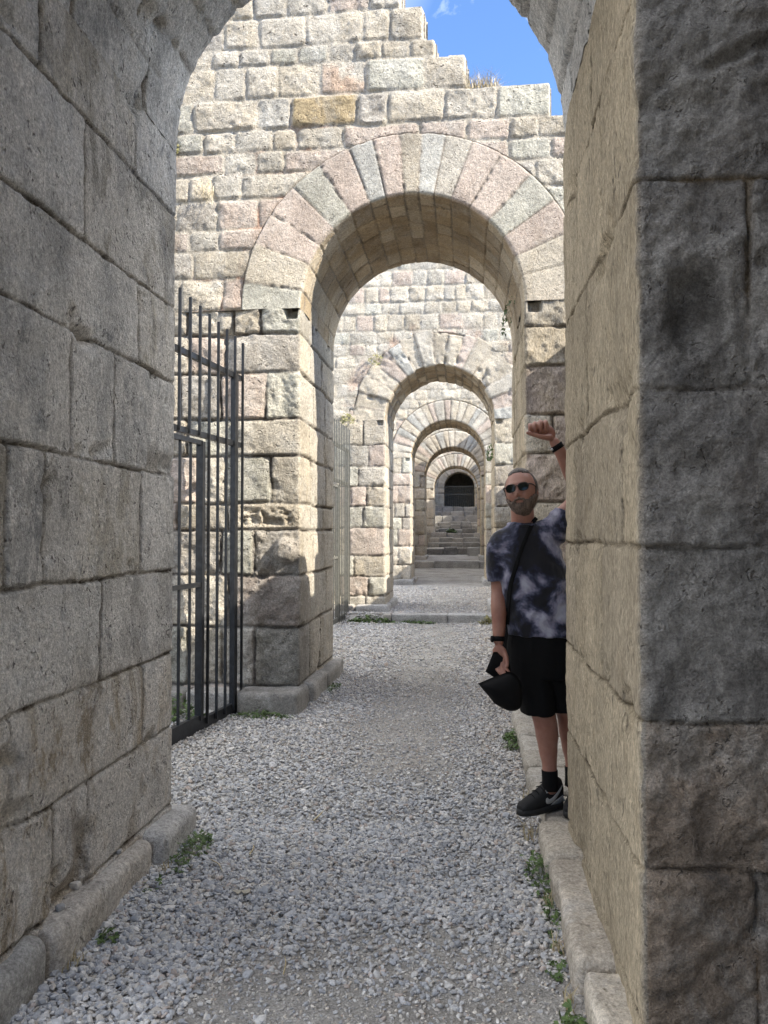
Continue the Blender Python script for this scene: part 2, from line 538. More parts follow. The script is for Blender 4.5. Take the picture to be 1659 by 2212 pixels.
def rough_block(half, loc, rz=0.0, r=0.03, res=0.03, amp=0.008, freq=7, colr=(0.4, 0.38, 0.35), seed=0, tilt=0.0, flats=None):
    """verts, faces, colours of one worn stone"""
    half = np.array(half, float)
    n = [max(3, int(round(2 * h / res))) for h in half]
    verts, faces = [], []
    base = 0
    for ax in range(3):
        u, v = (ax + 1) % 3, (ax + 2) % 3
        for sg in (-1, 1):
            a = np.linspace(-1, 1, n[u] + 1); b = np.linspace(-1, 1, n[v] + 1)
            A, B = np.meshgrid(a, b)
            q = np.zeros(A.shape + (3,))
            q[..., ax] = sg; q[..., u] = A; q[..., v] = B
            ii = np.arange(A.size).reshape(A.shape) + base
            f = np.stack([ii[:-1, :-1], ii[:-1, 1:], ii[1:, 1:], ii[1:, :-1]], -1).reshape(-1, 4)
            if sg < 0: f = f[:, ::-1]
            verts.append(q.reshape(-1, 3)); faces.append(f); base += A.size
    Q = np.concatenate(verts); F = np.concatenate(faces)
    Pp = Q * half
    I = np.clip(Pp, -(half - r), half - r)
    D = Pp - I
    Ln = np.linalg.norm(D, axis=1, keepdims=True)
    nn = D / np.maximum(Ln, 1e-9)
    Pp = I + nn * r
    W = Pp + np.array(loc) + seed * 3.3
    h = fbm(W, freq, 4, 0.5, seed=seed % 50 + 60) * amp + fbm(W, freq * 0.25, 2, seed=seed % 50) * amp * 1.6
    Pp = Pp + nn * h[:, None]
    c, s_ = math.cos(rz), math.sin(rz)
    X = Pp[:, 0] * c - Pp[:, 1] * s_; Y = Pp[:, 0] * s_ + Pp[:, 1] * c
    Z = Pp[:, 2] + tilt * Pp[:, 0]
    V = np.stack([X, Y, Z], -1) + np.array(loc)
    rr = np.random.default_rng(seed + 5).random(3)
    C = np.ones((len(V), 3)) * np.array(colr) * (0.85 + 0.3 * rr[0])
    return V, F, C

def join_parts(parts):
    V, F, C, b = [], [], [], 0
    for v, f, c in parts:
        V.append(v); F.append(f + b); C.append(c); b += len(v)
    return np.concatenate(V), np.concatenate(F), np.concatenate(C)

def lin(a, b, step):
    n = max(2, int(math.ceil((b - a) / step)))
    return np.linspace(a, b, n + 1)

def cat_lin(*segs):
    out = []
    for a, b, st in segs:
        l = lin(a, b, st)
        out.append(l if not out else l[1:])
    return np.concatenate(out)

# colour presets
FRONT = pal_arr(['tan', 'tan', 'grey', 'grey', 'pink', 'pink', 'green', 'pale', 'green', 'dark', 'pale', 'tan'])
FRONTB = pal_arr(['tan', 'grey', 'pink', 'green', 'grey', 'tan', 'pale', 'tan', 'grey', 'tan', 'pale'])
JAMB = pal_arr(['pale', 'tan', 'grey', 'tan'])
JAMBR = pal_arr(['straw', 'sand', 'straw'])  # right jambs: warm bounce light put into the stone tones
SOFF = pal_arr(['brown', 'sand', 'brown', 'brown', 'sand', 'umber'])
RED = np.array((0.42, 0.19, 0.11))

def build_wall(name, label, w, rows_up, joints_up, rows_lo, joints_lo_L, joints_lo_R, vj, tops, res,
               ring_cols=None, resJ=None, ring_jag=0.0, extra=None, seed=1, seg=None, group=None):
    """w: xc R zs y0 T ring xl xr c"""
    rng = random.Random(seed)
    root = empty(name, (w['xc'], w['y0'], 0), label, 'stone wall', group)
    root['kind'] = 'thing'
    resJ = resJ or res
    ex = extra or {}
    T, c, ring = w['T'], w['c'], w['ring']
    # --- upper masonry
    cu = Courses(rows_up, joints_up, seed)
    xlim_r = []
    for r in range(len(rows_up) - 1):
        zmid = 0.5 * (rows_up[r] + rows_up[r + 1])
        x_end = w['xr']
        x0 = w['xl']
        for xe, z in tops:
            if z < zmid: 
                x_end = x0; break
            x0 = xe
        xlim_r.append(x_end)
    xlim_r = np.array(xlim_r)
    ringjit = [rng.random() for _ in vj]
    def outside_up(S, Tt, P, h, d, row, idx):
        rr = np.hypot(P[..., 0] - w['xc'], P[..., 2] - w['zs'])
        RO = w['R'] + ring
        h = h - 0.09 * sstep(RO + 0.002, RO - 0.022, rr)
        out = rr < RO - 0.10 - ring_jag
        lim = xlim_r[row]
        e = lim - S
        h = h - 0.10 * sstep(0.03, 0.0, e) - 0.12 * (e < 0)
        out = out | (e < -max(0.02, res))
        return h, out
    ztop = rows_up[-1]
    xs = ex.get('xs') or [(w['xl'], w['xr'], res)]
    patch('upper_masonry', ex.get('mat_up', M['ashlar']), root, cat_lin(*xs), lin(w['zs'], ztop, res), front_pos(w),
          lambda s, t: cu.look(s, t, corner=0.04), ex.get('pal_up', FRONT), rough_f=ex.get('rough_up', 0.0125), rough_j=0.017,
          freq=10, jw=0.020, rw=0.017, depth=0.03, mdepth=ex.get('mdepth', 0.013), bulge=0.008, offs=0.005, wob=0.016, chips=0.010, jfl=0.8, mortar=(0.46, 0.415, 0.34),
          outside=outside_up, split=99, override=ex.get('ov_up'), postcol=ex.get('pc_up'))
    # --- piers
    for side, jj in (('L', joints_lo_L), ('R', joints_lo_R)):
        rl = list(ex.get('rows_' + side, rows_lo)); rl[-1] += 0.03
        cl = Courses(rl, jj, seed + (3 if side == 'L' else 4))
        e2 = ex.get('pier' + side, {})
        ssegs = e2.get('ss') or [(-(w['xc'] - w['R'] - w['xl']) if side == 'L' else -(w['xr'] - w['xc'] - w['R']), -c * 1.5, res),
                                 (-c * 1.5, T + c * 1.5, resJ), (T + c * 1.5, T + 0.16, resJ)]
        kw = dict(rough_f=0.014, rough_j=0.004, freq=9, jw=0.009, rw=0.016, depth=0.028, bulge=0.006, offs=0.006, wob=0.014, chips=0.04)
        kw.update(e2.get('kw', {}))
        if 'posth' not in kw:
            def socket(h, S, T_, P, d, zs=w['zs']):
                m = sstep(-0.15, -0.135, S) * sstep(-0.03, -0.045, S) * sstep(zs - 0.10, zs - 0.085, T_)
                return h - 0.06 * m
            kw['posth'] = socket
        patch('pier', e2.get('mat', M['ashlar']), root, cat_lin(*ssegs), lin(rows_lo[0] - 0.25, w['zs'], e2.get('resz', res)), pier_pos(w, side, c),
              lambda s, t, cl=cl: cl.look(s, t, corner=0.03), e2.get('pal_f', FRONT), e2.get('pal_j', JAMB if side == 'L' else JAMBR),
              TT=T, **kw)
    # --- arch: front ring and soffit
    va = np.radians(np.array(vj)) * w['R']
    va[0] -= 0.04; va[-1] += 0.04
    sj = []
    for i in range(len(vj) - 1):
        j = gen_row(rng, 0.0, T, ex.get('soffw', 0.3), var=0.3)
        j = [-ring - ring_jag * (rng.random() - 0.2)] + [x for x in j if 0.1 < x < T - 0.05] + [T + 0.2]
        sj.append(j)
    ca = Courses(va, sj, seed + 9)
    s0s = np.array([j[0] for j in sj])
    def look_a(s, t):
        tsc = (w['R'] + np.clip(-s, 0, None)) / w['R']
        return ca.look(s, t, tscale=tsc, corner=0.02)
    def outside_a(S, Tt, P, h, d, row, idx):
        lim = s0s[row]
        h = h - 0.12 * sstep(0.008, -0.016, S - lim)
        return h, (S - lim) < -0.03
    def ov_a(cc, row, idx, S, Tt, P):
        if ring_cols is not None:
            rc = pal_arr(ring_cols)[np.clip(row, 0, len(ring_cols) - 1)]
            fr = 1 - sstep(0.0, 0.02, S)
            cc = rc * fr[..., None] + cc * (1 - fr[..., None])
        return cc
    class _c: pass
    smin = s0s.min()
    kw = dict(rough_f=0.004, rough_j=0.005, freq=10, jw=0.0055, rw=0.008, depth=0.013, bulge=0.001, offs=0.0025, wob=0.007, mortar=(0.22, 0.19, 0.155))
    kw.update(ex.get('arch_kw', {}))
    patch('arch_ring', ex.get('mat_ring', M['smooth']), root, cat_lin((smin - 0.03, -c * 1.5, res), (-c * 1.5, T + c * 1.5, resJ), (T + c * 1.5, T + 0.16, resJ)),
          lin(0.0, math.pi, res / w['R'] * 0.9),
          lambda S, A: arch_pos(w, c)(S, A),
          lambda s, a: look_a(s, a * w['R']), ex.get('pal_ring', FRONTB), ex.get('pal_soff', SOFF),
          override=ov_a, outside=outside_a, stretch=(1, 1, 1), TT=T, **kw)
    core(w, root, tops)
    return root

# ------------------------------------------------------------------ the walls
def rows_auto(rng, z0, z1, h, var=0.25):
    out = [z0]
    while out[-1] < z1 - h * 0.6:
        out.append(out[-1] + h * (1 + (rng.random() * 2 - 1) * var))
    k = (z1 - z0) / (out[-1] - z0)
    return [z0 + (z - z0) * k for z in out]

# --- wall 0: the arch the photograph is taken through
w0 = dict(xc=-0.505, R=0.995, zs=3.54, y0=2.25, T=1.60, ring=0.54, xl=-3.0, xr=1.75, c=0.022)
rg = random.Random(4)
rows_lo = [-0.2, 0.17, 0.565, 0.945, 1.365, 1.85, 2.33, 2.715, 3.2, 3.54]
JL0 = [[-1.5, 0.7, 1.35, 1.95], [-1.5, -0.3, 0.45, 0.71, 1.95], [-1.5, 0.17, 1.23, 1.95], [-1.5, -.5, 0.81, 1.95], [-1.5, 0.135, 0.36, 1.19, 1.95],
       [-1.5, -.4, 0.54, 0.915, 1.95], [-1.5, -.2, 1.15, 1.95], [-1.5, 0.63, 1.95], [-1.5, 0.3, 1.1, 1.95]]
rows_R0 = [-0.2, 0.17, 0.605, 1.02, 1.515, 1.965, 2.56, 3.12, 3.54]
JR0 = [[-1.5, -.5, .8, 1.95], [-1.5, -.305, .9, 1.95], [-1.5, -.9, 1.0, 1.95], [-1.5, -1.0, 0.6, 1.25, 1.95], [-1.5, -.8, 0.22, 1.3, 1.95],
       [-1.5, -.315, 0.9, 1.95], [-1.5, -.9, 0.55, 1.15, 1.95], [-1.5, -.6, .75, 1.95]]
up0 = rows_auto(rg, 3.54, 6.4, 0.33)
ju0 = [gen_row(rg, w0['xl'], w0['xr'], 0.5) for _ in up0[:-1]]
vj0 = [0] + [i * 180 / 15.0 + rg.uniform(-1.5, 1.5) for i in range(1, 15)] + [180]
GREYJ = pal_arr(['ash', 'grey', 'ash', 'ash', 'clay', 'grey', 'clay'])
SHADEF = pal_arr(['coal', 'char', 'coal', 'coal', 'char'])  # front tones lowered to carry part of the shade
TANJ = pal_arr(['straw', 'straw', 'sand', 'straw'])  # right reveal tones tinted with warm bounce light
def _hol(S, T_):
    q = np.hypot((S + 0.165) / 0.085, (T_ - 2.19) / 0.15)
    return q
def hollow0(h, S, T_, P, d):
    q = _hol(S, T_) + 0.35 * fbm(P, 9.0, 3, seed=301)
    h = h - 0.030 * sstep(1.1, 0.5, q) + 0.008 * np.exp(-((q - 1.25) / 0.25) ** 2) * (S < -0.02)
    crack = np.abs((T_ - 2.93) + 0.35 * (S + 0.30) + 0.03 * fbm(P, 7.0, 3, seed=303))
    return h - 0.022 * sstep(0.03, 0.0, crack) * sstep(-0.13, -0.22, S)
def stain0(c, S, T_, P, d, h):
    q = _hol(S, T_ + 0.05) + 0.5 * fbm(P, 7.0, 4, seed=302)
    m = 0.6 * sstep(1.5, 0.5, q)
    big = sstep(-0.05, 0.45, fbm(P, 2.4, 4, seed=305)) * (S < -0.01) * 0.65
    c = c * (1 - big[..., None]) + np.array((0.30, 0.285, 0.27)) * big[..., None]
    c = np.where(((S < -0.012) & (T_ < 1.02))[..., None], c * np.array((1.15, 0.98, 0.82)), c)
    return c * (1 - m[..., None]) + np.array((0.055, 0.05, 0.045)) * m[..., None]
def tone0(c, S, T_, P, d, h):
    lo = sstep(1.1, 0.75, T_ + 0.15 * fbm(P, 2.0, 2, seed=331))[..., None]
    c = c * (1 - lo) + c * np.array((0.96, 0.875, 0.775)) * lo
    bl = (sstep(0.05, 0.45, fbm(P * np.array((1, 1, 0.5)), 2.6, 4, seed=333)) * (1 - lo[..., 0]))[..., None]
    return c * (1 - 0.4 * bl) + np.array((0.26, 0.275, 0.30)) * 0.4 * bl
M['front_dark'] = stone_mat('shade_darkened_weathered_stone', crust=0.35, pale=0.45, dark=0.6, fine=60, bump=2.6, pits=0.7, palec=(0.36, 0.35, 0.33), darkc=(0.055, 0.057, 0.062), spots=(0.13, 0.10, 0.08))  # weathered front stone, with its shade also put into the dark colour
build_wall('arched_stone_wall', 'nearest stone arch framing the view, grey on its left side and tan with painted warm bounce on its right', w0,
           up0, ju0, rows_lo, JL0, JR0, vj0, [(-1.2, 6.4), (0.6, 6.1), (1.75, 5.9)], 0.03, resJ=0.0085, seed=2, group='arched walls along the passage',
           extra={'rows_R': rows_R0, 'pal_up': SHADEF, 'soffw': 0.55, 'mat_ring': M['reveal_grey'], 'pal_soff': pal_arr(['ash', 'clay', 'ash', 'clay']),
                  'pal_ring': SHADEF,
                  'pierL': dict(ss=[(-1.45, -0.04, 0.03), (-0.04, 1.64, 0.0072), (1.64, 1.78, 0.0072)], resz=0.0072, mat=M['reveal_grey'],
                                pal_f=SHADEF, pal_j=GREYJ, kw=dict(postcol=tone0, rough_j=0.0045, jw=0.005, rw=0.009, depth=0.018, offs=0.002, chips=0.05, wob=0.014, freq=16, mortar=(0.10, 0.085, 0.07))),
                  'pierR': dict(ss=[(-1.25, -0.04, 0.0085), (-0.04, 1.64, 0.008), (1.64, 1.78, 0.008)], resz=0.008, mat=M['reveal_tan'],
                                pal_f=SHADEF, pal_j=TANJ, kw=dict(rough_f=0.015, rough_j=0.0055, jw=0.0045, rw=0.007, depth=0.016, offs=0.002, chips=0.035, wob=0.013, freq=15,
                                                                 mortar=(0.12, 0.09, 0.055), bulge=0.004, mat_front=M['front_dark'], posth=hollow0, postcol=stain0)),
                  'arch_kw': dict(rough_j=0.008, jw=0.006, wob=0.014, chips=0.05, bulge=0.002, rw=0.012, depth=0.025, offs=0.004)})

# --- wall 1: the big sunlit wall
w1 = dict(xc=-0.475, R=0.99, zs=3.58, y0=6.75, T=1.75, ring=0.55, xl=-4.2, xr=2.6, c=0.03)
XO = w1['xc'] - w1['R']
rg = random.Random(8)
up1 = [3.58, 3.874, 4.134, 4.326, 4.599, 4.83, 5.028, 5.225, 5.518, 5.82, 5.984, 6.275, 6.522, 6.82, 7.1, 7.42, 7.7]
def leftfill(x, w=0.45):
    return gen_row(rg, -4.2, x - 0.25, w)[:-1]
ju1 = [
    leftfill(-2.8) + [-2.59, -2.19, -1.2, 0.3, 1.1, 1.7, 2.6],
    leftfill(-2.9) + [-2.47, -1.2, 0.9, 1.35, 2.0, 2.6],
    leftfill(-2.7) + [-2.51, -2.24, 0.2, 0.95, 1.5, 2.1, 2.6],
    leftfill(-2.8) + [-2.63, -2.25, -1.87, -.2, 0.6, 1.2, 1.7, 2.6],
    leftfill(-2.6) + [-2.51, -2.29, -2.02, -.2, 0.62, 1.1, 1.5, 2.0, 2.6],
    leftfill(-2.6) + [-2.18, -1.88, -1.63, 0.4, 0.76, 1.2, 1.6, 2.1, 2.6],
    leftfill(-2.8) + [-2.65, -2.37, -2.08, -1.73, -1.5, -1.09, -0.4, 0.03, 0.41, 0.65, 0.95, 1.4, 2.0, 2.6],
    leftfill(-2.8) + [-2.47, -1.88, -1.56, -0.96, -0.68, -0.17, 0.29, 0.77, 2.6],
    leftfill(-2.8) + [-2.62, -2.28, -1.99, -1.69, -1.3, -0.88, -0.35, 0.03, 2.6],
    leftfill(-2.8) + [-2.6, -2.31, -2.05, -1.76, -1.51, -1.22, -0.98, -0.74, -0.48, -0.24, 2.6],
    leftfill(-2.7) + [-2.5, -2.19, -1.86, -1.43, -1.14, -0.91, -0.66, -0.35, 2.6],
    leftfill(-2.5) + [-2.2, -1.91, -1.6, -1.23, -0.84, -0.55, 2.6]]
while len(ju1) < len(up1) - 1:
    ju1.append(gen_row(rg, -4.2, 2.6, 0.42))
tops1 = [(-2.2, 7.7), (-1.5, 7.42), (-1.15, 7.1), (-0.8, 6.82), (-0.55, 6.522), (-0.35, 6.275), (-0.24, 5.984), (0.03, 5.82), (0.77, 5.518), (1.3, 5.225), (1.75, 5.028), (2.6, 4.83)]
lo1 = [-0.3, 0.19, 0.71, 1.175, 1.583, 1.825, 2.253, 2.589, 3.01, 3.36, 3.58]
def lj(front, jamb):
    a = -(XO + 4.2) * -1
    left = gen_row(rg, -2.73, -0.72, 0.48, var=0.35)
    return [x for x in left[:-1] if x < front[0] - 0.15] + [x for x in front] + jamb + [2.1]
JL1 = [lj([-.6], [.6, 1.2]), lj([-.72, -0.415], [.45, 1.0]), lj([-0.66], [.5, 1.3]), lj([-.74, -0.425], [.62]), lj([-.68], [.45, 1.1]),
       lj([-.7, -0.275], [.55, 1.25]), lj([-.64], [.4, 1.15]), lj([-.75, -0.325], [.6, 1.2]), lj([-.7], [.45, 1.0]), lj([-.62, -0.365], [.55])]
JR1 = [gen_row(rg, -2.1, 2.1, 0.42, avoid=(0,), pad=0.2) for _ in lo1[:-1]]
vj1 = [0, 13, 23.5, 35.1, 46.6, 58.2, 69, 78.1, 86, 93.3, 102.7, 111.3, 122.5, 134.1, 145.3, 157, 170.7, 180]
rc1 = ['pale', 'tan', 'pink', 'green', 'pink', 'pale', 'grey', 'blue', 'pink', 'pink', 'blue', 'pink', 'grey', 'pink', 'pink', 'tan', 'green']
rc1 = ['tan', 'tan', 'pink', 'green', 'pink', 'pink', 'grey', 'blue', 'tan', 'pink', 'blue', 'pink', 'green', 'pink', 'pink', 'tan', 'green']
def ov1(c, row, idx, S, T, P):
    # one big ochre block, a few named tones, reddish mortar patches
    o = (row == 7) & (S > -1.56) & (S < -0.96)
    c = np.where(o[..., None], np.array((0.40, 0.315, 0.19)), c)
    o = (row == 8) & (S > -1.3) & (S < -0.88)
    blot = sstep(0.0, 0.35, fbm(P, 5, 3, seed=91))
    c = np.where(o[..., None], c * (1 - 0.6 * blot[..., None]) + np.array((0.47, 0.30, 0.20)) * 0.6 * blot[..., None], c)
    o = (row == 7) & (S > -1.88) & (S < -1.56)
    c = np.where(o[..., None], c * 0.75 + 0.25 * np.array((0.55, 0.5, 0.5)), c)
    return c
def pc1(c, S, T, P, d, h):
    rr = np.hypot(P[..., 0] - w1['xc'], P[..., 2] - w1['zs'])
    m = sstep(0.022, 0.0, d) * sstep(0.75, 0.1, rr - 1.54) * (P[..., 0] < -1.0) * sstep(-0.15, 0.3, fbm(P, 3.0, 2, seed=14) + 0.25)
    m = np.clip(m + sstep(1.64, 1.60, rr) * sstep(1.50, 1.53, rr) * (P[..., 0] < -1.2) * (P[..., 2] < 4.55), 0, 1)
    m = m * (0.35 + 0.65 * sstep(-0.1, 0.2, fbm(P, 12.0, 3, seed=19))) * (0.15 + 0.85 * sstep(0.02, 0.0, d))
    c = c * (1 - 0.7 * m[..., None]) + RED * 0.7 * m[..., None]
    moss = sstep(0.15, 0.5, fbm(P, 9, 4, seed=15)) * np.exp(-(((P[..., 0] + 2.66) / 0.16) ** 2 + ((P[..., 2] - 5.07) / 0.07) ** 2))
    return c * (1 - 0.7 * moss[..., None]) + np.array((0.36, 0.36, 0.10)) * 0.7 * moss[..., None]
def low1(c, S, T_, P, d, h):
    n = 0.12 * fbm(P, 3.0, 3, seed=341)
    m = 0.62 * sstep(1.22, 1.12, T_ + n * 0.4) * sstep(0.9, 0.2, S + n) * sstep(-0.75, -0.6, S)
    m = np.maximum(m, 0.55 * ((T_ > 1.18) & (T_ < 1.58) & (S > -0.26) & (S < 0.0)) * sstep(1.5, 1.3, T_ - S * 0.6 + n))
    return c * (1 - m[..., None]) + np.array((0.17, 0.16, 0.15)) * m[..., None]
def boss1(h, S, T_, P, d):
    q = np.hypot((S + 0.13) / 0.125, (T_ - 1.40) / 0.125) + 0.15 * fbm(P, 9.0, 3, seed=311)
    h = h + 0.085 * sstep(1.05, 0.5, q)
    rr = np.abs(T_ - 1.70) < 0.12
    rough = np.abs(fbm(P * np.array((1, 1, 1.8)), 9.0, 4, seed=312))
    h = h - 0.05 * sstep(0.10, 0.03, np.abs(T_ - 1.70)) * sstep(0.0, 0.45, rough) * sstep(-0.06, -0.12, S) * sstep(-0.6, -0.5, S)
    m = sstep(-0.15, -0.135, S) * sstep(-0.03, -0.045, S) * sstep(3.48, 3.495, T_)
    h = h - 0.085 * m
    # left part behind the gate: rougher, stepped back stones
    return h + np.where(S < -0.62, 0.020 * fbm(P, 8.0, 4, seed=313) - 0.03, 0)
build_wall('arched_stone_wall', 'sunlit arched wall with stepped broken top against the sky, ochre block above its arch', w1,
           up1, ju1, lo1, JL1, JR1, vj1, tops1, 0.0125, resJ=0.013, ring_cols=rc1, seed=5, group='arched walls along the passage',
           extra={'xs': [(-4.2, -2.75, 0.04), (-2.75, 1.0, 0.0115), (1.0, 2.6, 0.05)], 'ov_up': ov1, 'pc_up': pc1,
                  'pierL': dict(ss=[(-2.7, -1.3, 0.03), (-1.3, -0.045, 0.0125), (-0.045, 1.795, 0.016), (1.795, 1.9, 0.016)], resz=0.0125, mat=M['ashlar'],
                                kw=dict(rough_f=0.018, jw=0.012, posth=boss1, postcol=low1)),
                  'pierR': dict(ss=[(-2.05, -0.5, 0.05), (-0.5, -0.045, 0.0125), (-0.045, 1.795, 0.016), (1.795, 1.9, 0.016)], resz=0.0125, mat=M['reveal_tan'],
                                kw=dict(rough_f=0.020, rough_j=0.005, jw=0.008))})

# --- the walls further on
def far_wall(label, y0, T, xc, R, zs, ring, res, seed, top, nv, lo0=-0.3, ring_jag=0.0, h=0.24, arch_kw=None, pal_up=FRONTB, pc=None, xl=-3.2, xr=2.2, hlo=0.42, ov=None):
    w = dict(xc=xc, R=R, zs=zs, y0=y0, T=T, ring=ring, xl=xl, xr=xr, c=0.035)
    rg = random.Random(seed)
    up = rows_auto(rg, zs, top, h)
    ju = [gen_row(rg, xl, xr, 0.36) for _ in up[:-1]]
    lo = rows_auto(rg, lo0, zs, hlo)
    jl = [gen_row(rg, xl - xc + R, T + 0.3, 0.42, avoid=(0,), pad=0.16) for _ in lo[:-1]]
    jr = [gen_row(rg, -(xr - xc - R), T + 0.3, 0.5, avoid=(0,), pad=0.16) for _ in lo[:-1]]
    vj = [0]
    for i in range(1, nv): vj.append(i * 180.0 / nv + rg.uniform(-1.6, 1.6))
    vj.append(180)
    rc = [rg.choice(['tan', 'tan', 'grey', 'blue', 'pink', 'pale', 'grey']) for _ in vj[:-1]]
    ex = {'pal_up': pal_up, 'pc_up': pc, 'arch_kw': arch_kw or {}, 'pierR': dict(mat=M['reveal_tan'])}
    return build_wall('arched_stone_wall', label, w, up, ju, lo, jl, jr, vj, [(xr, top)], res, ring_cols=rc, ring_jag=ring_jag, extra=ex, seed=seed + 20,
                      group='arched walls along the passage')
def pc2(c, S, T, P, d, h):
    rr = np.hypot(P[..., 0] + 0.465, P[..., 2] - 3.63)
    m = sstep(1.95, 1.7, rr) * sstep(-0.1, 0.35, fbm(P, 3.2, 3, seed=44)) * (P[..., 2] > 3.9)
    return c * (1 - 0.55 * m[..., None]) + np.array((0.46, 0.30, 0.23)) * 0.55 * m[..., None]
far_wall('third arched wall from the camera, with crumbling uneven voussoirs and a dropped keystone', 13.95, 1.6, -0.465, 0.985, 3.63, 0.60, 0.021, 31, 7.4, 17, ring_jag=0.10, h=0.27,
         arch_kw=dict(rough_f=0.014, offs=0.02, jw=0.016, wob=0.02, chips=0.06), pc=pc2)
far_wall('fourth arched wall from the camera, evenly lit narrow voussoirs over the passage', 20.8, 1.6, -0.46, 1.0, 3.62, 0.56, 0.028, 37, 6.9, 21, arch_kw=dict(rough_f=0.010, depth=0.02, mortar=(0.16, 0.14, 0.115), jw=0.018))
far_wall('fifth arched wall from the camera, its crown half in shade above a long stone slab', 27.2, 1.5, -0.44, 0.99, 3.62, 0.60, 0.034, 43, 6.7, 21, arch_kw=dict(rough_f=0.010, depth=0.02, mortar=(0.16, 0.14, 0.115), jw=0.022))
far_wall('sixth and farthest open arched wall standing astride the steps', 35.0, 1.4, -0.42, 0.99, 3.62, 0.58, 0.042, 47, 6.8, 23, arch_kw=dict(rough_f=0.010, depth=0.02, mortar=(0.16, 0.14, 0.115), jw=0.026))
far_wall('end wall at the top of the steps with the dark barred doorway', 48.3, 1.4, -0.36, 0.95, 4.45, 0.45, 0.06, 53, 9.0, 15, lo0=2.5, arch_kw=dict(rough_f=0.010, depth=0.02, mortar=(0.16, 0.14, 0.115), jw=0.03), xl=-4.0, xr=3.0)

far_wall('unseen arched wall added behind the viewer to darken the near pier', -4.6, 1.6, -0.5, 0.99, 3.6, 0.55, 0.09, 59, 8.0, 15, xl=-5.5, xr=2.2)  # added behind the camera to keep sky light off the near pier front
# --- hillside retaining walls (the tall masonry whose shade lies on the passage)
def plane_wall(label, x, segs, nx, seed, thick=1.0):
    root = empty('retaining_wall', (x, segs[0][0], 0), label, 'stone wall', 'retaining walls beside the passage')
    root['kind'] = 'thing'
    rg = random.Random(seed)
    zt = max(s[2] for s in segs)
    rows = rows_auto(rg, -0.3, zt, 0.4)
    ya, yb = segs[0][0], segs[-1][1]
    cs = Courses(rows, [gen_row(rg, ya, yb, 0.7) for _ in rows[:-1]], seed)
    def top_at(y):
        z = np.full(y.shape, segs[0][2])
        for a, b, t in segs: z = np.where((y >= a) & (y <= b), t, z)
        return z
    def pos(S, T):
        return np.stack([x + 0 * S, S, T], -1), np.stack([nx + 0 * S, 0 * S, 0 * S], -1)
    def outs(S, T, P, h, d, row, idx):
        return h, T > top_at(S) + 0.01
    patch('facing', M['ashlar'], root, lin(ya, yb, 0.07), lin(-0.3, zt, 0.07), pos, lambda s, t: cs.look(s, t), FRONT, rough_f=0.02, split=999, outside=outs, jw=0.03, rw=0.04)
    for a, b, t in segs:
        hv = np.array([[x - nx * 0.06, a, -0.3], [x - nx * thick, a, -0.3], [x - nx * thick, b, -0.3], [x - nx * 0.06, b, -0.3]])
        up = hv.copy(); up[:, 2] = t
        V = np.concatenate([hv, up])
        F = [(0, 1, 2, 3), (4, 7, 6, 5), (0, 4, 5, 1), (1, 5, 6, 2), (2, 6, 7, 3), (3, 7, 4, 0)]
        mesh_obj('rubble_core', V, F, M['core'], root, smooth=False)
plane_wall('tall retaining wall beside the viewer, right of the nearest arch', 1.85, [(-6.0, 2.6, 8.2)], -1, 61)
plane_wall('retaining wall on the right between the nearest arch and the sunlit wall', 1.62, [(3.6, 5.75, 3.78), (5.75, 6.15, 3.40), (6.15, 6.7, 3.78)], -1, 62)
plane_wall('retaining wall on the right behind the sunlit wall', 1.62, [(8.55, 12.2, 3.3), (12.2, 12.9, 2.9), (12.9, 13.9, 3.15)], -1, 63)
plane_wall('retaining wall on the right before the fourth arch', 1.62, [(15.6, 19.2, 3.5), (19.2, 19.8, 3.2), (19.8, 20.7, 3.5)], -1, 64)
plane_wall('retaining wall on the right before the fifth arch', 1.62, [(22.5, 24.6, 5.2), (24.6, 25.9, 6.6), (25.9, 27.1, 6.2)], -1, 65)
plane_wall('retaining wall on the right before the sixth arch', 1.62, [(28.8, 32.0, 5.0), (32.0, 33.4, 5.3), (33.4, 34.9, 5.6)], -1, 66)
plane_wall('retaining wall on the right beside the upper steps', 1.62, [(36.5, 42.5, 4.6), (42.5, 48.2, 8.0)], -1, 67)
plane_wall('low sunlit terrace wall added far to the left of the gates to bounce light', -6.5, [(3.0, 36.0, 3.0)], 1, 68)  # added unseen wall that bounces warm sunlight back to the right
plane_wall('terrace wall on the left beside the upper steps, raised to cut sky light', -2.1, [(36.5, 48.2, 8.5)], 1, 69)  # height raised to block sky light over the steps
plane_wall('terrace wall added on the left before the sixth arch to cut sky light', -2.4, [(28.8, 34.9, 7.0)], 1, 70)  # added to block sky light at the foot of the steps
plane_wall('terrace wall on the left before the fifth arch', -2.6, [(22.5, 27.1, 5.5)], 1, 71)

# ------------------------------------------------------------------ ground
def gz(x, y):
    z = np.zeros_like(x)
    z = z + 0.125 * sstep(13.40, 13.55, y) + 0.05 * sstep(14, 20, y) + 0.20 * sstep(20.5, 26.0, y) + 0.24 * sstep(26.25, 26.45, y) + 0.14 * sstep(26.5, 30, y)
    P = np.stack([x, y, 0 * x], -1)
    z = z + fbm(P, 1.1, 3, seed=101) * 0.018 + fbm(P, 7.0, 2, seed=103) * 0.004
    return z

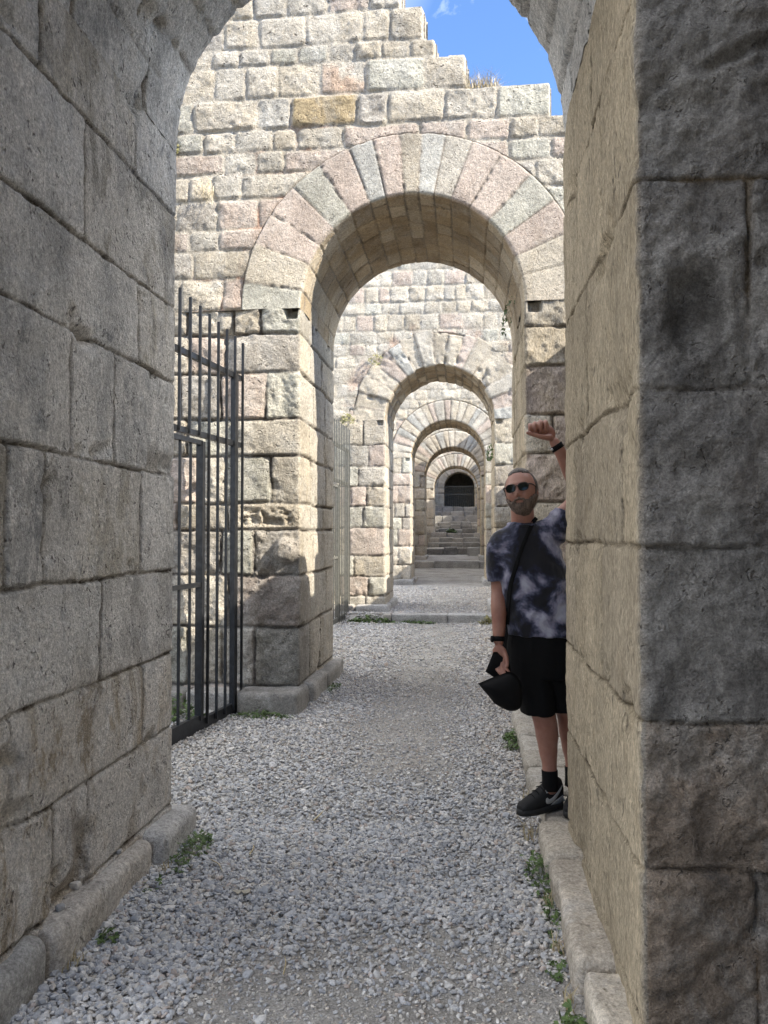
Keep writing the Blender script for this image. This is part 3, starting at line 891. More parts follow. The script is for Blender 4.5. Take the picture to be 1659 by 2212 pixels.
def sheet(name, xs, ys, mat, kind='structure'):
    X, Y = np.meshgrid(xs, ys)
    Z = gz(X, Y)
    V = np.stack([X, Y, Z], -1).reshape(-1, 3)
    ii = np.arange(X.size).reshape(X.shape)
    F = np.stack([ii[:-1, :-1], ii[:-1, 1:], ii[1:, 1:], ii[1:, :-1]], -1).reshape(-1, 4)
    return tag(mesh_obj(name, V, F, mat), kind=kind)
sheet('path', cat_lin((-3.4, -1.8, 0.08), (-1.8, 0.9, 0.03), (0.9, 1.6, 0.08)), cat_lin((-3.0, 2.0, 0.1), (2.0, 9.0, 0.03), (9.0, 31.0, 0.06)), M['gravelbed'])
g = mesh_obj('ground', [(-1500, -1500, -0.08), (1500, -1500, -0.08), (1500, 1500, -0.08), (-1500, 1500, -0.08)], [(0, 1, 2, 3)], M['earth'], smooth=False)
tag(g, kind='structure')

# gravel: real angular pebbles
def ico():
    p = (1 + 5 ** 0.5) / 2
    v = np.array([(-1, p, 0), (1, p, 0), (-1, -p, 0), (1, -p, 0), (0, -1, p), (0, 1, p), (0, -1, -p), (0, 1, -p), (p, 0, -1), (p, 0, 1), (-p, 0, -1), (-p, 0, 1)], float)
    v /= np.linalg.norm(v[0])
    f = np.array([(0, 11, 5), (0, 5, 1), (0, 1, 7), (0, 7, 10), (0, 10, 11), (1, 5, 9), (5, 11, 4), (11, 10, 2), (10, 7, 6), (7, 1, 8), (3, 9, 4), (3, 4, 2), (3, 2, 6), (3, 6, 8), (3, 8, 9), (4, 9, 5), (2, 4, 11), (6, 2, 10), (8, 6, 7), (9, 8, 1)])
    return v, f

def pebbles(name, x, y, size, colr, seed, sink=0.25, zoff=None):
    rs = np.random.default_rng(seed)
    n = len(x)
    v, f = ico()
    S = np.stack([size * rs.uniform(0.75, 1.35, n), size * rs.uniform(0.55, 1.0, n), size * rs.uniform(0.35, 0.75, n)], -1)
    J = 1 + rs.uniform(-0.28, 0.28, (n, 12, 1))
    V = v[None] * J * S[:, None, :]
    a = rs.uniform(0, 2 * math.pi, n); b = rs.normal(0, 0.35, n); c = rs.normal(0, 0.35, n)
    ca, sa, cb, sb, cc, sc_ = np.cos(a), np.sin(a), np.cos(b), np.sin(b), np.cos(c), np.sin(c)
    def rot(V, i, j, co, si):
        A = V[..., i] * co[:, None] - V[..., j] * si[:, None]
        B = V[..., i] * si[:, None] + V[..., j] * co[:, None]
        V = V.copy(); V[..., i] = A; V[..., j] = B
        return V
    V = rot(V, 1, 2, cb, sb); V = rot(V, 0, 2, cc, sc_); V = rot(V, 0, 1, ca, sa)
    z = gz(x, y) + S[:, 2] * (1 - 2 * sink) * 0.6 + (zoff if zoff is not None else 0)
    V += np.stack([x, y, z], -1)[:, None, :]
    F = (f[None] + (np.arange(n) * 12)[:, None, None]).reshape(-1, 3)
    C = np.repeat(colr[:, None, :], 12, 1).reshape(-1, 3)
    return mesh_obj(name, V.reshape(-1, 3), F, M['pebble'], None, C, smooth=False)

m, nt, bs = new_mat('pebble_stone')
a = N(nt, 'ShaderNodeAttribute', attribute_name='Col')
geo = nt.nodes.new('ShaderNodeNewGeometry')
n_ = N(nt, 'ShaderNodeTexNoise', Scale=90.0, Detail=4.0); nt.links.new(geo.outputs['Position'], n_.inputs['Vector'])
r_ = ramp(nt, 0.3, 0.8, 0.7, 1.15); nt.links.new(n_.outputs['Fac'], r_.inputs['Fac'])
mx = N(nt, 'ShaderNodeMix', data_type='RGBA', blend_type='MULTIPLY'); mx.inputs['Factor'].default_value = 1
nt.links.new(a.outputs['Color'], mx.inputs['A']); nt.links.new(r_.outputs['Color'], mx.inputs['B'])
nt.links.new(mx.outputs['Result'], bs.inputs['Base Color'])
bs.inputs['Roughness'].default_value = 0.85
bs.inputs['Specular IOR Level'].default_value = 0.3
M['pebble'] = m

def scatter(n, x0, x1, y0, y1, seed):
    rs = np.random.default_rng(seed)
    y = rs.uniform(y0, y1, n); x = rs.uniform(x0, x1, n)
    P = np.stack([x, y, 0 * x], -1)
    dn = fbm(P, 1.6, 3, seed=7)
    dirt = sstep(3.15, 2.6, y + 0.35 * dn) * sstep(-1.05, -0.75, x + 0.2 * dn)
    dirt = np.maximum(dirt, (0.80 + 0.15 * dn) * np.exp(-(((x + 0.45 + 0.2 * dn) / 0.45) ** 4)) * sstep(4.3, 5.2, y))
    dirt = np.maximum(dirt, 0.35 * sstep(0.25, 0.5, dn))
    dirt = dirt * 0.9
    inwall = (((y > 2.2) & (y < 3.95)) | ((y > 6.7) & (y < 8.55)) | ((y > 13.9) & (y < 15.6)) | ((y > 20.7) & (y < 22.5)) | ((y > 27.1) & (y < 28.8)))
    ok = ~(inwall & ((x < -1.45) | (x > 0.40))) & (rs.random(n) > dirt) & (x < 0.62)
    ok &= ~((y > 3.9) & (y < 6.6) & (x > 0.44 ))
    return x[ok], y[ok], dirt[ok], rs
def peb_cols(n, rs, x, y):
    base = np.array([(0.49, 0.49, 0.495), (0.42, 0.43, 0.445), (0.55, 0.54, 0.52), (0.36, 0.37, 0.39), (0.51, 0.48, 0.44), (0.46, 0.40, 0.36), (0.64, 0.625, 0.60)])
    k = rs.choice(7, n, p=[.27, .24, .16, .12, .10, .04, .07])
    warm = sstep(0.0, 0.45, x)[:, None] * 0.35 + sstep(4.2, 6.0, y)[:, None] * 0.3
    c = base[k] * rs.uniform(0.8, 1.12, (n, 1))
    return c * (1 - warm) + (c * np.array((1.06, 0.97, 0.86))) * warm
def gravel(label_seed, n, x0, x1, y0, y1, smin, smax, seed):
    x, y, dirt, rs = scatter(n, x0, x1, y0, y1, seed)
    s = rs.uniform(smin, smax, len(x)) * (1 - 0.3 * dirt)
    s = np.where(rs.random(len(x)) < 0.03, s * 1.6, s)
    zo = rs.uniform(0, 0.012, len(x)) * (1 - dirt)
    return pebbles('gravel', x, y, s, peb_cols(len(x), rs, x, y), seed, zoff=zo)
def grit(n, x0, x1, y0, y1, smin, smax, seed):
    rs = np.random.default_rng(seed)
    y = rs.uniform(y0, y1, n); x = rs.uniform(x0, x1, n)
    inwall = (((y > 2.2) & (y < 3.95)) | ((y > 6.7) & (y < 8.55)))
    ok = ~(inwall & ((x < -1.45) | (x > 0.38))) & (x < 0.42)
    x, y = x[ok], y[ok]
    c = peb_cols(len(x), rs, x, y) * np.array((0.98, 0.94, 0.88))
    return pebbles('fine_grit', x, y, rs.uniform(smin, smax, len(x)), c, seed)
o = grit(42000, -1.45, 0.42, 2.2, 9.0, 0.003, 0.0075, 209)
tag(o, 'fine grit and crumbs trodden into the path between the larger gravel', 'grit', kind='stuff')
o = gravel(0, 26500, -1.55, 0.6, 2.2, 4.10, 0.007, 0.017, 201)
tag(o, 'loose pale grey gravel in the foreground of the passage', 'gravel', kind='stuff')
o = gravel(0, 50000, -3.0, 0.62, 4.06, 8.8, 0.008, 0.0165, 202)
tag(o, 'pale gravel by the barred gate and through the sunlit arch', 'gravel', kind='stuff')
o = gravel(0, 42000, -2.6, 0.9, 8.6, 20.0, 0.012, 0.024, 203)
tag(o, 'distant gravel between the further arches', 'gravel', kind='stuff')

# ------------------------------------------------------------------ plinths, kerbs, slabs, steps
ROOTS = [o for o in COL.objects if o.name.startswith('arched_stone_wall')]
STC = [(0.42, 0.41, 0.395), (0.39, 0.385, 0.37), (0.43, 0.40, 0.36)]
def stone_part(name, root, half, loc, seed, rz=0.0, mat='plinth', **kw):
    V, F, C = rough_block(half, loc, rz=rz, seed=seed, colr=kw.pop('colr', STC[seed % 3]), **kw)
    return mesh_obj(name, V, F, M[mat], root, C)
rw0 = ROOTS[0]
rw1 = ROOTS[1]
# left plinth of the nearest wall: long worn stones
for i, (a, b, xo, zt) in enumerate([(0.6, 1.85, -1.44, 0.16), (1.86, 2.58, -1.445, 0.155), (2.60, 3.46, -1.43, 0.15), (3.48, 3.95, -1.39, 0.145)]):
    stone_part('plinth_stone', rw0, ((xo + 1.62) / 2, (b - a) / 2, (zt + 0.2) / 2), ((xo - 1.62) / 2, (a + b) / 2, (zt - 0.2) / 2), 300 + i, r=0.045, res=0.016, amp=0.013, freq=5)
for i, (a, b, xo, zt) in enumerate([(1.5, 2.15, 0.375, 0.13), (2.16, 2.66, 0.372, 0.125), (2.67, 3.50, 0.362, 0.13), (3.51, 3.97, 0.355, 0.12)]):
    stone_part('plinth_stone', rw0, ((0.60 - xo) / 2, (b - a) / 2, (zt + 0.2) / 2), ((0.60 + xo) / 2, (a + b) / 2, (zt - 0.2) / 2), 310 + i, r=0.04, res=0.014, amp=0.020, freq=5, colr=[(0.40, 0.355, 0.295), (0.43, 0.385, 0.32)][i % 2])
# sunlit wall
for i, (x0, x1, y0, y1, zt) in enumerate([(-2.9, -2.45, 6.50, 6.85, 0.17), (-2.44, -1.98, 6.52, 6.85, 0.18), (-1.97, -1.42, 6.48, 6.95, 0.19), (-1.62, -1.38, 6.97, 7.62, 0.18), (-1.62, -1.36, 7.64, 8.62, 0.16),
                                        (0.40, 1.0, 6.56, 6.98, 0.12), (0.41, 0.7, 7.0, 7.8, 0.13), (0.41, 0.7, 7.82, 8.62, 0.12)]):
    stone_part('plinth_stone', rw1, ((x1 - x0) / 2, (y1 - y0) / 2, (zt + 0.2) / 2), ((x0 + x1) / 2, (y0 + y1) / 2, (zt - 0.2) / 2), 330 + i, r=0.04, res=0.022, amp=0.018, freq=5, colr=(0.31, 0.295, 0.27))
def gzf(x, y): return float(gz(np.array([x]), np.array([y]))[0])
for k, (root, y0, T, xL, xR) in enumerate([(ROOTS[2], 13.95, 1.6, -1.45, 0.52), (ROOTS[3], 20.8, 1.6, -1.46, 0.54), (ROOTS[4], 27.2, 1.5, -1.43, 0.55)]):
    g0 = gzf(-1.5, y0 + 0.3)
    sd = 350 + 10 * k
    for i, (xa, xb, ya, yb) in enumerate([(xL - 1.2, xL - 0.55, y0 - 0.2, y0 + 0.1), (xL - 0.53, xL + 0.07, y0 - 0.2, y0 + 0.5), (xL - 0.2, xL + 0.08, y0 + 0.52, y0 + T + 0.05),
                                         (xR - 0.08, xR + 0.6, y0 - 0.2, y0 + 0.4), (xR - 0.08, xR + 0.2, y0 + 0.42, y0 + T + 0.05)]):
        zt = g0 + 0.14
        stone_part('plinth_stone', root, ((xb - xa) / 2, (yb - ya) / 2, (zt + 0.3) / 2), ((xa + xb) / 2, (ya + yb) / 2, (zt - 0.3) / 2), sd + i, r=0.05, res=0.04, amp=0.018, freq=5)

# kerb stones on the right, between the nearest arch and the sunlit wall
kerb_where = ['right beneath the black shoe of the man', 'just beyond the black shoe of the man', 'second beyond the black shoe of the man', 'third beyond the black shoe, near green weeds',
              'behind the man, partly hidden by his hanging hat', 'last in the row before the sunlit wall']
ky = [3.99, 4.42, 4.86, 5.24, 5.63, 6.08, 6.54]
for i in range(6):
    a, b = ky[i], ky[i + 1] - 0.015
    xo = [0.395, 0.375, 0.38, 0.385, 0.375, 0.385][i]
    zt = [0.110, 0.115, 0.125, 0.11, 0.12, 0.11][i]
    V, F, C = rough_block(((0.98 - xo) / 2, (b - a) / 2, (zt + 0.2) / 2), ((0.98 + xo) / 2, (a + b) / 2, (zt - 0.2) / 2), seed=400 + i, r=0.035, res=0.02, amp=0.018, colr=[(0.41, 0.375, 0.32), (0.44, 0.41, 0.36)][i % 2])
    tag(mesh_obj('kerb_stone', V, F, M['plinth'], None, C), 'worn grey kerb stone ' + kerb_where[i], 'kerb stone', 'kerb stones along the right edge of the gravel')

def slab(label, x0, x1, y0, y1, z0, z1, seed, res=0.03, name='stone_slab', group=None, cat='stone slab'):
    V, F, C = rough_block(((x1 - x0) / 2, (y1 - y0) / 2, (z1 - z0) / 2), ((x0 + x1) / 2, (y0 + y1) / 2, (z0 + z1) / 2), seed=seed, r=0.025, res=res, amp=0.010, freq=5, colr=STC[seed % 3])
    return tag(mesh_obj(name, V, F, M['plinth'], None, C), label, cat, group)
GS = 'threshold slabs across the gravel'
slab('long pale slab forming the left half of the low step before the third arch', -1.28, -0.32, 13.38, 13.78, -0.1, 0.145, 420, group=GS)
slab('pale slab forming the right half of the low step before the third arch', -0.31, 0.36, 13.42, 13.8, -0.1, 0.15, 421, group=GS)
slab('small broken stone at the left end of the low step', -1.43, -1.30, 13.36, 13.6, -0.1, 0.14, 422, group=GS)
slab('small block at the right end of the low step', 0.38, 0.56, 13.45, 13.75, -0.1, 0.13, 423, group=GS)
slab('long dressed slab in the middle of the far threshold below the fifth arch', -1.05, 0.47, 26.15, 26.55, 0.2, 0.635, 424, res=0.05, group=GS)
slab('square block at the left end of the far threshold', -1.75, -1.07, 26.2, 26.6, 0.2, 0.60, 425, res=0.05, group=GS)
slab('square block at the right end of the far threshold', 0.49, 0.9, 26.2, 26.6, 0.2, 0.60, 426, res=0.05, group=GS)
slab('dark square block standing right of the foot of the steps', 0.08, 0.62, 28.9, 29.4, 0.5, 1.03, 427, res=0.05, cat='stone block', name='stone_block')

st = empty('stone_staircase', (-0.4, 29.5, 0.75), 'long flight of worn uneven stone steps climbing to the dark doorway', 'staircase')
steps = [(29.5, 1.0), (31.5, 1.19), (33.0, 1.37), (35.0, 1.57), (37.0, 1.77), (39.0, 1.97), (41.0, 2.19), (43.0, 2.52), (45.0, 2.84), (47.0, 3.19)]
rgs = random.Random(77)
for i, (y, z) in enumerate(steps):
    yn = steps[i + 1][0] + 0.3 if i < 9 else 48.35
    xs_ = [-1.55 if y < 36 else -2.0]
    xe = 0.75 if y < 36 else 0.95
    while xs_[-1] < xe - 0.5: xs_.append(xs_[-1] + rgs.uniform(0.4, 0.8))
    xs_.append(max(xe, xs_[-1] + 0.2))
    parts = []
    for a, b in zip(xs_[:-1], xs_[1:]):
        dz = rgs.uniform(-0.04, 0.04); dy = rgs.uniform(-0.15, 0.2)
        parts.append(rough_block(((b - a) / 2 - 0.008, 0.25, 0.28), ((a + b) / 2, y + dy + 0.25, z + dz - 0.28), seed=430 + i * 7 + len(parts), r=0.03, res=0.06, amp=0.014, freq=4,
                                 colr=[(0.30, 0.29, 0.27), (0.34, 0.32, 0.29), (0.26, 0.25, 0.235)][rgs.randrange(3)]))  # step blocks darkened to carry part of the hillside shade
    parts.append(rough_block(((xe - xs_[0]) / 2, (yn - y) / 2, 0.3), ((xe + xs_[0]) / 2, (y + yn) / 2 + 0.2, z - 0.315), seed=500 + i, r=0.02, res=0.2, amp=0.01, colr=(0.40, 0.38, 0.35)))
    V, F, C = join_parts(parts)
    mesh_obj('step', V, F, M['plinth'], st, C)
# ground under the stairs down the hill, so nothing floats
# dark chamber behind the doorway
ch = empty('dark_chamber', (-0.36, 49.6, 3.1), 'unlit stone chamber seen through the far doorway', 'chamber')
def box(x0, x1, y0, y1, z0, z1):
    V = np.array([[x, y, z] for z in (z0, z1) for y in (y0, y1) for x in (x0, x1)], float)
    F = [(0, 2, 3, 1), (4, 5, 7, 6), (0, 1, 5, 4), (2, 6, 7, 3), (0, 4, 6, 2), (1, 3, 7, 5)]
    return V, F
def boxes(name, lst, mat, parent=None, smooth=False):
    VV, FF, b = [], [], 0
    for bx in lst:
        V, F = box(*bx); VV.append(V); FF += [tuple(i + b for i in f) for f in F]; b += 8
    return mesh_obj(name, np.concatenate(VV), FF, mat, parent, smooth=smooth)
ch['kind'] = 'thing'
boxes('back_wall', [(-2.6, 2.0, 53.0, 53.3, 2.9, 7.5)], M['core'], ch)
boxes('side_wall', [(-2.9, -2.6, 49.6, 53.3, 2.9, 7.5)], M['core'], ch)
boxes('side_wall', [(2.0, 2.3, 49.6, 53.3, 2.9, 7.5)], M['core'], ch)
boxes('roof', [(-2.9, 2.3, 49.55, 53.4, 7.5, 7.8)], M['core'], ch)
boxes('chamber_floor', [(-2.55, 1.95, 48.36, 53.0, 2.9, 3.17)], M['core'], ch)

# ------------------------------------------------------------------ iron gates
M['iron'] = flat_mat('painted_iron', (0.024, 0.026, 0.03), rough=0.42, metal=0.35, spec=0.5, var=0.45, scale=25, bump=0.0006)
M['iron_grey'] = flat_mat('weathered_iron', (0.13, 0.13, 0.115), rough=0.6, metal=0.2, var=0.3, scale=18)
def bar(p, q, a, b=None):
    """square bar from p to q, half sizes a (across) and b"""
    b = b or a
    p, q = Vector(p), Vector(q)
    d = (q - p).normalized()
    s = Vector((1, 0, 0)) if abs(d.x) < 0.9 else Vector((0, 1, 0))
    u = d.cross(s).normalized(); v = d.cross(u).normalized()
    V = [tuple(c + u * i * a + v * j * b) for c in (p, q) for (i, j) in ((-1, -1), (1, -1), (1, 1), (-1, 1))]
    F = [(3, 2, 1, 0), (4, 5, 6, 7), (0, 1, 5, 4), (1, 2, 6, 5), (2, 3, 7, 6), (3, 0, 4, 7)]
    return V, F
def mk(name, items, mat, parent):
    VV, FF, b = [], [], 0
    for V, F in items:
        VV += V; FF += [tuple(i + b for i in f) for f in F]; b += len(V)
    return mesh_obj(name, VV, FF, mat, parent, smooth=False)
def gate(label, A, B, ztop, rails, posts, door, mat, spacing=0.163, zb=0.03, rise=0.0):
    A, B = Vector((*A, 0)), Vector((*B, 0))
    L = (B - A).length
    d = (B - A) / L
    root = empty('iron_gate', tuple(A), label, 'gate', 'barred iron gates on the left side')
    g0 = lambda t: A + d * t
    for z, hz in rails:
        mk('rail', [bar(g0(0) + Vector((0, 0, z)), g0(L) + Vector((0, 0, z)), hz, 0.018)], mat, root)
    for t, z in posts:
        mk('post', [bar(g0(t) + Vector((0, 0, 0.0)), g0(t) + Vector((0, 0, z)), 0.027)], mat, root)
    n = int(L / spacing)
    d0, d1, dz = door
    for i in range(n + 1):
        t = L - 0.02 - i * spacing
        if t < 0: break
        zz0 = 0.045
        if d0 < t < d1: zz0 = dz
        mk('bar', [bar(g0(t) + Vector((0.028, 0, zz0)), g0(t) + Vector((0.028, 0, ztop + rise * (L - t))), 0.010)], mat, root)
    leaf = mk('door_leaf', [bar(g0(d0 + 0.03) + Vector((0, 0, 0.09)), g0(d0 + 0.03) + Vector((0, 0, dz - 0.04)), 0.024),
                            bar(g0(d1 - 0.03) + Vector((0, 0, 0.09)), g0(d1 - 0.03) + Vector((0, 0, dz - 0.04)), 0.028),
                            bar(g0(d0 + 0.03) + Vector((0, 0, dz - 0.05)), g0(d1 - 0.03) + Vector((0, 0, dz - 0.05)), 0.018),
                            bar(g0(d0 + 0.03) + Vector((0, 0, 1.15)), g0(d1 - 0.03) + Vector((0, 0, 1.15)), 0.018),
                            bar(g0(d0 + 0.03) + Vector((0, 0, 0.11)), g0(d1 - 0.03) + Vector((0, 0, 0.11)), 0.02)], mat, root)
    k = int((d1 - d0) / spacing)
    for i in range(1, k):
        t = d0 + 0.03 + (d1 - d0 - 0.06) * i / k
        mk('bar', [bar(g0(t) + Vector((0.0, 0, 0.12)), g0(t) + Vector((0.0, 0, dz - 0.06)), 0.009)], mat, leaf)
    return root
gate('tall black barred iron gate between the nearest arch and the sunlit wall', (-2.34, 3.92), (-1.985, 6.64), 3.24,
     [(2.93, 0.022), (2.335, 0.022), (0.05, 0.042)], [(2.62, 2.93), (0.02, 2.93)], (0.95, 2.02, 2.32), M['iron'], rise=0.12)
gate('pale weathered barred gate further on, before the third arch', (-2.30, 8.6), (-2.12, 13.85), 3.45,
     [(3.05, 0.03), (2.45, 0.03), (0.10, 0.04)], [(5.15, 3.05), (0.02, 3.05), (2.6, 3.05)], (3.2, 4.3, 2.4), M['iron_grey'], spacing=0.15)
gr = empty('door_grille', (-0.36, 48.9, 3.2), 'thin iron grille closing the dark doorway at the top of the steps', 'grille')
for i in range(15):
    x = -1.25 + i * 0.127
    mk('bar', [bar((x, 48.9, 3.17), (x, 48.9, 4.55), 0.014)], M['iron_grey'], gr)
for z in (3.22, 4.05, 4.55):
    mk('rail', [bar((-1.3, 48.9, z), (0.58, 48.9, z), 0.018)], M['iron_grey'], gr)

# ------------------------------------------------------------------ the man leaning on the far corner of the nearest arch
def simple_mat(name, c, rough=0.6, spec=0.4, **kw):
    return flat_mat(name, c, rough=rough, spec=spec, **kw)
# skin, with redder and paler areas
m, nt, bs = new_mat('skin'); L = nt.links
geo = nt.nodes.new('ShaderNodeNewGeometry')
n_ = N(nt, 'ShaderNodeTexNoise', Scale=14.0, Detail=5.0); L.new(geo.outputs['Position'], n_.inputs['Vector'])
r_ = ramp(nt, 0.35, (0.27, 0.115, 0.08), 0.65, (0.35, 0.175, 0.125)); L.new(n_.outputs['Fac'], r_.inputs['Fac'])
L.new(r_.outputs['Color'], bs.inputs['Base Color'])
bs.inputs['Roughness'].default_value = 0.5
bs.inputs['Subsurface Weight'].default_value = 0.08
bs.inputs['Subsurface Radius'].default_value = (0.02, 0.008, 0.004)
n2 = N(nt, 'ShaderNodeTexNoise', Scale=160.0, Detail=3.0); L.new(geo.outputs['Position'], n2.inputs['Vector'])
b_ = N(nt, 'ShaderNodeBump', Strength=0.4, Distance=0.001); L.new(n2.outputs['Fac'], b_.inputs['Height']); L.new(b_.outputs['Normal'], bs.inputs['Normal'])
M['skin'] = m
# tie-dye shirt
m, nt, bs = new_mat('tie_dye_cotton'); L = nt.links
geo = nt.nodes.new('ShaderNodeNewGeometry')
n_ = N(nt, 'ShaderNodeTexNoise', Scale=5.6, Detail=4.0, Roughness=0.6, Distortion=0.25); L.new(geo.outputs['Position'], n_.inputs['Vector'])
r_ = nt.nodes.new('ShaderNodeValToRGB'); L.new(n_.outputs['Fac'], r_.inputs['Fac'])
e = r_.color_ramp.elements
e[0].position, e[0].color = 0.44, (0.006, 0.006, 0.010, 1)
e[1].position, e[1].color = 0.65, (0.38, 0.38, 0.45, 1)
for p_, c_ in ((0.49, (0.013, 0.015, 0.036, 1)), (0.53, (0.065, 0.07, 0.115, 1)), (0.57, (0.19, 0.18, 0.25, 1))):
    q = e.new(p_); q.color = c_
L.new(r_.outputs['Color'], bs.inputs['Base Color'])
bs.inputs['Roughness'].default_value = 0.9
bs.inputs['Sheen Weight'].default_value = 0.15
w_ = N(nt, 'ShaderNodeTexNoise', Scale=6.0, Detail=3.0, Distortion=0.6); L.new(geo.outputs['Position'], w_.inputs['Vector'])
b_ = N(nt, 'ShaderNodeBump', Strength=0.6, Distance=0.03); L.new(w_.outputs['Fac'], b_.inputs['Height']); L.new(b_.outputs['Normal'], bs.inputs['Normal'])
M['shirt'] = m
M['shorts'] = simple_mat('black_cotton', (0.0045, 0.0045, 0.005), rough=0.9, spec=0.2)
M['black'] = simple_mat('black_canvas', (0.0045, 0.0045, 0.005), rough=0.85, spec=0.2)
M['shoe'] = simple_mat('black_mesh_fabric', (0.012, 0.012, 0.013), rough=0.8, scale=200, bump=0.001)
M['white'] = simple_mat('pale_grey_leather', (0.5, 0.5, 0.5), rough=0.5)
M['sole'] = simple_mat('black_rubber', (0.02, 0.02, 0.02), rough=0.7)
M['hair'] = flat_mat('grey_brown_hair', (0.085, 0.068, 0.058), rough=0.6, var=0.65, scale=120, bump=0.003, streak=0.4)
M['beard'] = flat_mat('greying_beard', (0.125, 0.09, 0.07), rough=0.85, var=0.75, scale=110, bump=0.005, streak=0.3)
M['frame'] = simple_mat('tortoise_frame', (0.02, 0.010, 0.007), rough=0.25)
M['metal'] = simple_mat('gold_metal', (0.55, 0.36, 0.22), rough=0.3, metal=0.8)
M['silver'] = simple_mat('steel', (0.6, 0.6, 0.6), rough=0.3, metal=0.9)
m, nt, bs = new_mat('dark_lens')
bs.inputs['Base Color'].default_value = (0.006, 0.009, 0.007, 1); bs.inputs['Roughness'].default_value = 0.12
bs.inputs['Specular IOR Level'].default_value = 0.2
M['lens'] = m

def lofts_bm(bm, rings, n=20):
    """rings: list of (centre, u_vec*ru, v_vec*rv)"""
    vv = []
    for c, u, v in rings:
        vv.append([bm.verts.new(Vector(c) + Vector(u) * math.cos(2 * math.pi * i / n) + Vector(v) * math.sin(2 * math.pi * i / n)) for i in range(n)])
    for a, b in zip(vv[:-1], vv[1:]):
        for i in range(n):
            bm.faces.new((a[i], a[(i + 1) % n], b[(i + 1) % n], b[i]))
    bm.faces.new(vv[0][::-1]); bm.faces.new(vv[-1])

def tube(bm, pts, n=16, flat=1.0, up=(0, 1, 0), sub=4, capround=True):
    """pts: (x,y,z,r); catmull-smoothed tube with rounded ends; flat scales the 'up' radius"""
    P = [Vector(p[:3]) for p in pts]; R = [p[3] for p in pts]
    Q, S = [], []
    for i in range(len(P) - 1):
        p0, p1, p2, p3 = P[max(i - 1, 0)], P[i], P[i + 1], P[min(i + 2, len(P) - 1)]
        for k in range(sub):
            t = k / sub
            Q.append(0.5 * ((2 * p1) + (p2 - p0) * t + (2 * p0 - 5 * p1 + 4 * p2 - p3) * t * t + (-p0 + 3 * p1 - 3 * p2 + p3) * t ** 3))
            tt = t * t * (3 - 2 * t)
            S.append(R[i] * (1 - tt) + R[i + 1] * tt)
    Q.append(P[-1]); S.append(R[-1])
    rings = []
    up = Vector(up)
    m_ = len(Q)
    def fr(i):
        d = (Q[min(i + 1, m_ - 1)] - Q[max(i - 1, 0)]).normalized()
        a = d.cross(up)
        if a.length < 0.05: a = d.cross(Vector((1, 0, 0)))
        a.normalize(); b = a.cross(d).normalized()
        return d, a, b
    if capround:
        d, a, b = fr(0)
        for k in (0.95, 0.7, 0.35):
            s = S[0] * math.sqrt(1 - k * k)
            rings.append((Q[0] - d * S[0] * k * 0.9, a * s, b * s * flat))
    for i in range(m_):
        d, a, b = fr(i)
        rings.append((Q[i], a * S[i], b * S[i] * flat))
    if capround:
        d, a, b = fr(m_ - 1)
        for k in (0.35, 0.7, 0.95):
            s = S[-1] * math.sqrt(1 - k * k)
            rings.append((Q[-1] + d * S[-1] * k * 0.9, a * s, b * s * flat))
    lofts_bm(bm, rings, n)

def hoop(bm, secs, n=28):
    """secs: (x,y,z,rx,ry) horizontal ellipse sections"""
    lofts_bm(bm, [((x, y, z), (rx, 0, 0), (0, ry, 0)) for x, y, z, rx, ry in secs], n)

def ell(bm, c, r, rot=None, seg=20):
    mt = Matrix.Translation(Vector(c)) @ ((rot or Euler((0, 0, 0))).to_matrix().to_4x4() if not isinstance(rot, Matrix) else rot.to_4x4()) @ Matrix.Diagonal((*r, 1))
    bmesh.ops.create_uvsphere(bm, u_segments=seg, v_segments=seg // 2 + 2, radius=1.0, matrix=mt)

def finish(name, bm, mat, parent, voxel=None, smooth=3, disp=None):
    bmesh.ops.recalc_face_normals(bm, faces=bm.faces[:])
    off = parent_world(parent) if parent is not None else Vector((0, 0, 0))
    for v in bm.verts: v.co -= off
    me = bpy.data.meshes.new(name)
    bm.to_mesh(me); bm.free()
    o = bpy.data.objects.new(name, me)
    COL.objects.link(o)
    if parent is not None: o.parent = parent
    if voxel:
        r = o.modifiers.new('r', 'REMESH'); r.mode = 'VOXEL'; r.voxel_size = voxel; r.use_smooth_shade = True
        if smooth:
            s = o.modifiers.new('s', 'SMOOTH'); s.factor = 0.5; s.iterations = smooth
        dg = bpy.context.evaluated_depsgraph_get()
        dg.update()
        me2 = bpy.data.meshes.new_from_object(o.evaluated_get(dg))
        o.modifiers.clear()
        o.data = me2
        bpy.data.meshes.remove(me)
        me = me2
        me.name = name
    if disp is not None:
        n = len(me.vertices)
        co = np.empty(n * 3, np.float32); me.vertices.foreach_get('co', co)
        no = np.array([v.normal[:] for v in me.vertices])
        W = co.reshape(-1, 3).astype(float) + np.array(off)
        W2 = disp(W, no) - np.array(off)
        me.vertices.foreach_set('co', W2.astype(np.float32).ravel()); me.update()
    me.polygons.foreach_set('use_smooth', np.ones(len(me.polygons), bool))
    me.materials.clear(); me.materials.append(mat)
    return o

man = empty('person', (0.42, 4.15, 0.10), 'man in tie-dye shirt and black shorts leaning a raised fist on the arch corner', 'person')
HC = Vector((0.296, 4.11, 1.772))
HR = Euler((0, 0, rad(-17)), 'XYZ').to_matrix() @ Euler((rad(-7), 0, 0)).to_matrix() @ Euler((0, rad(-9), 0)).to_matrix()

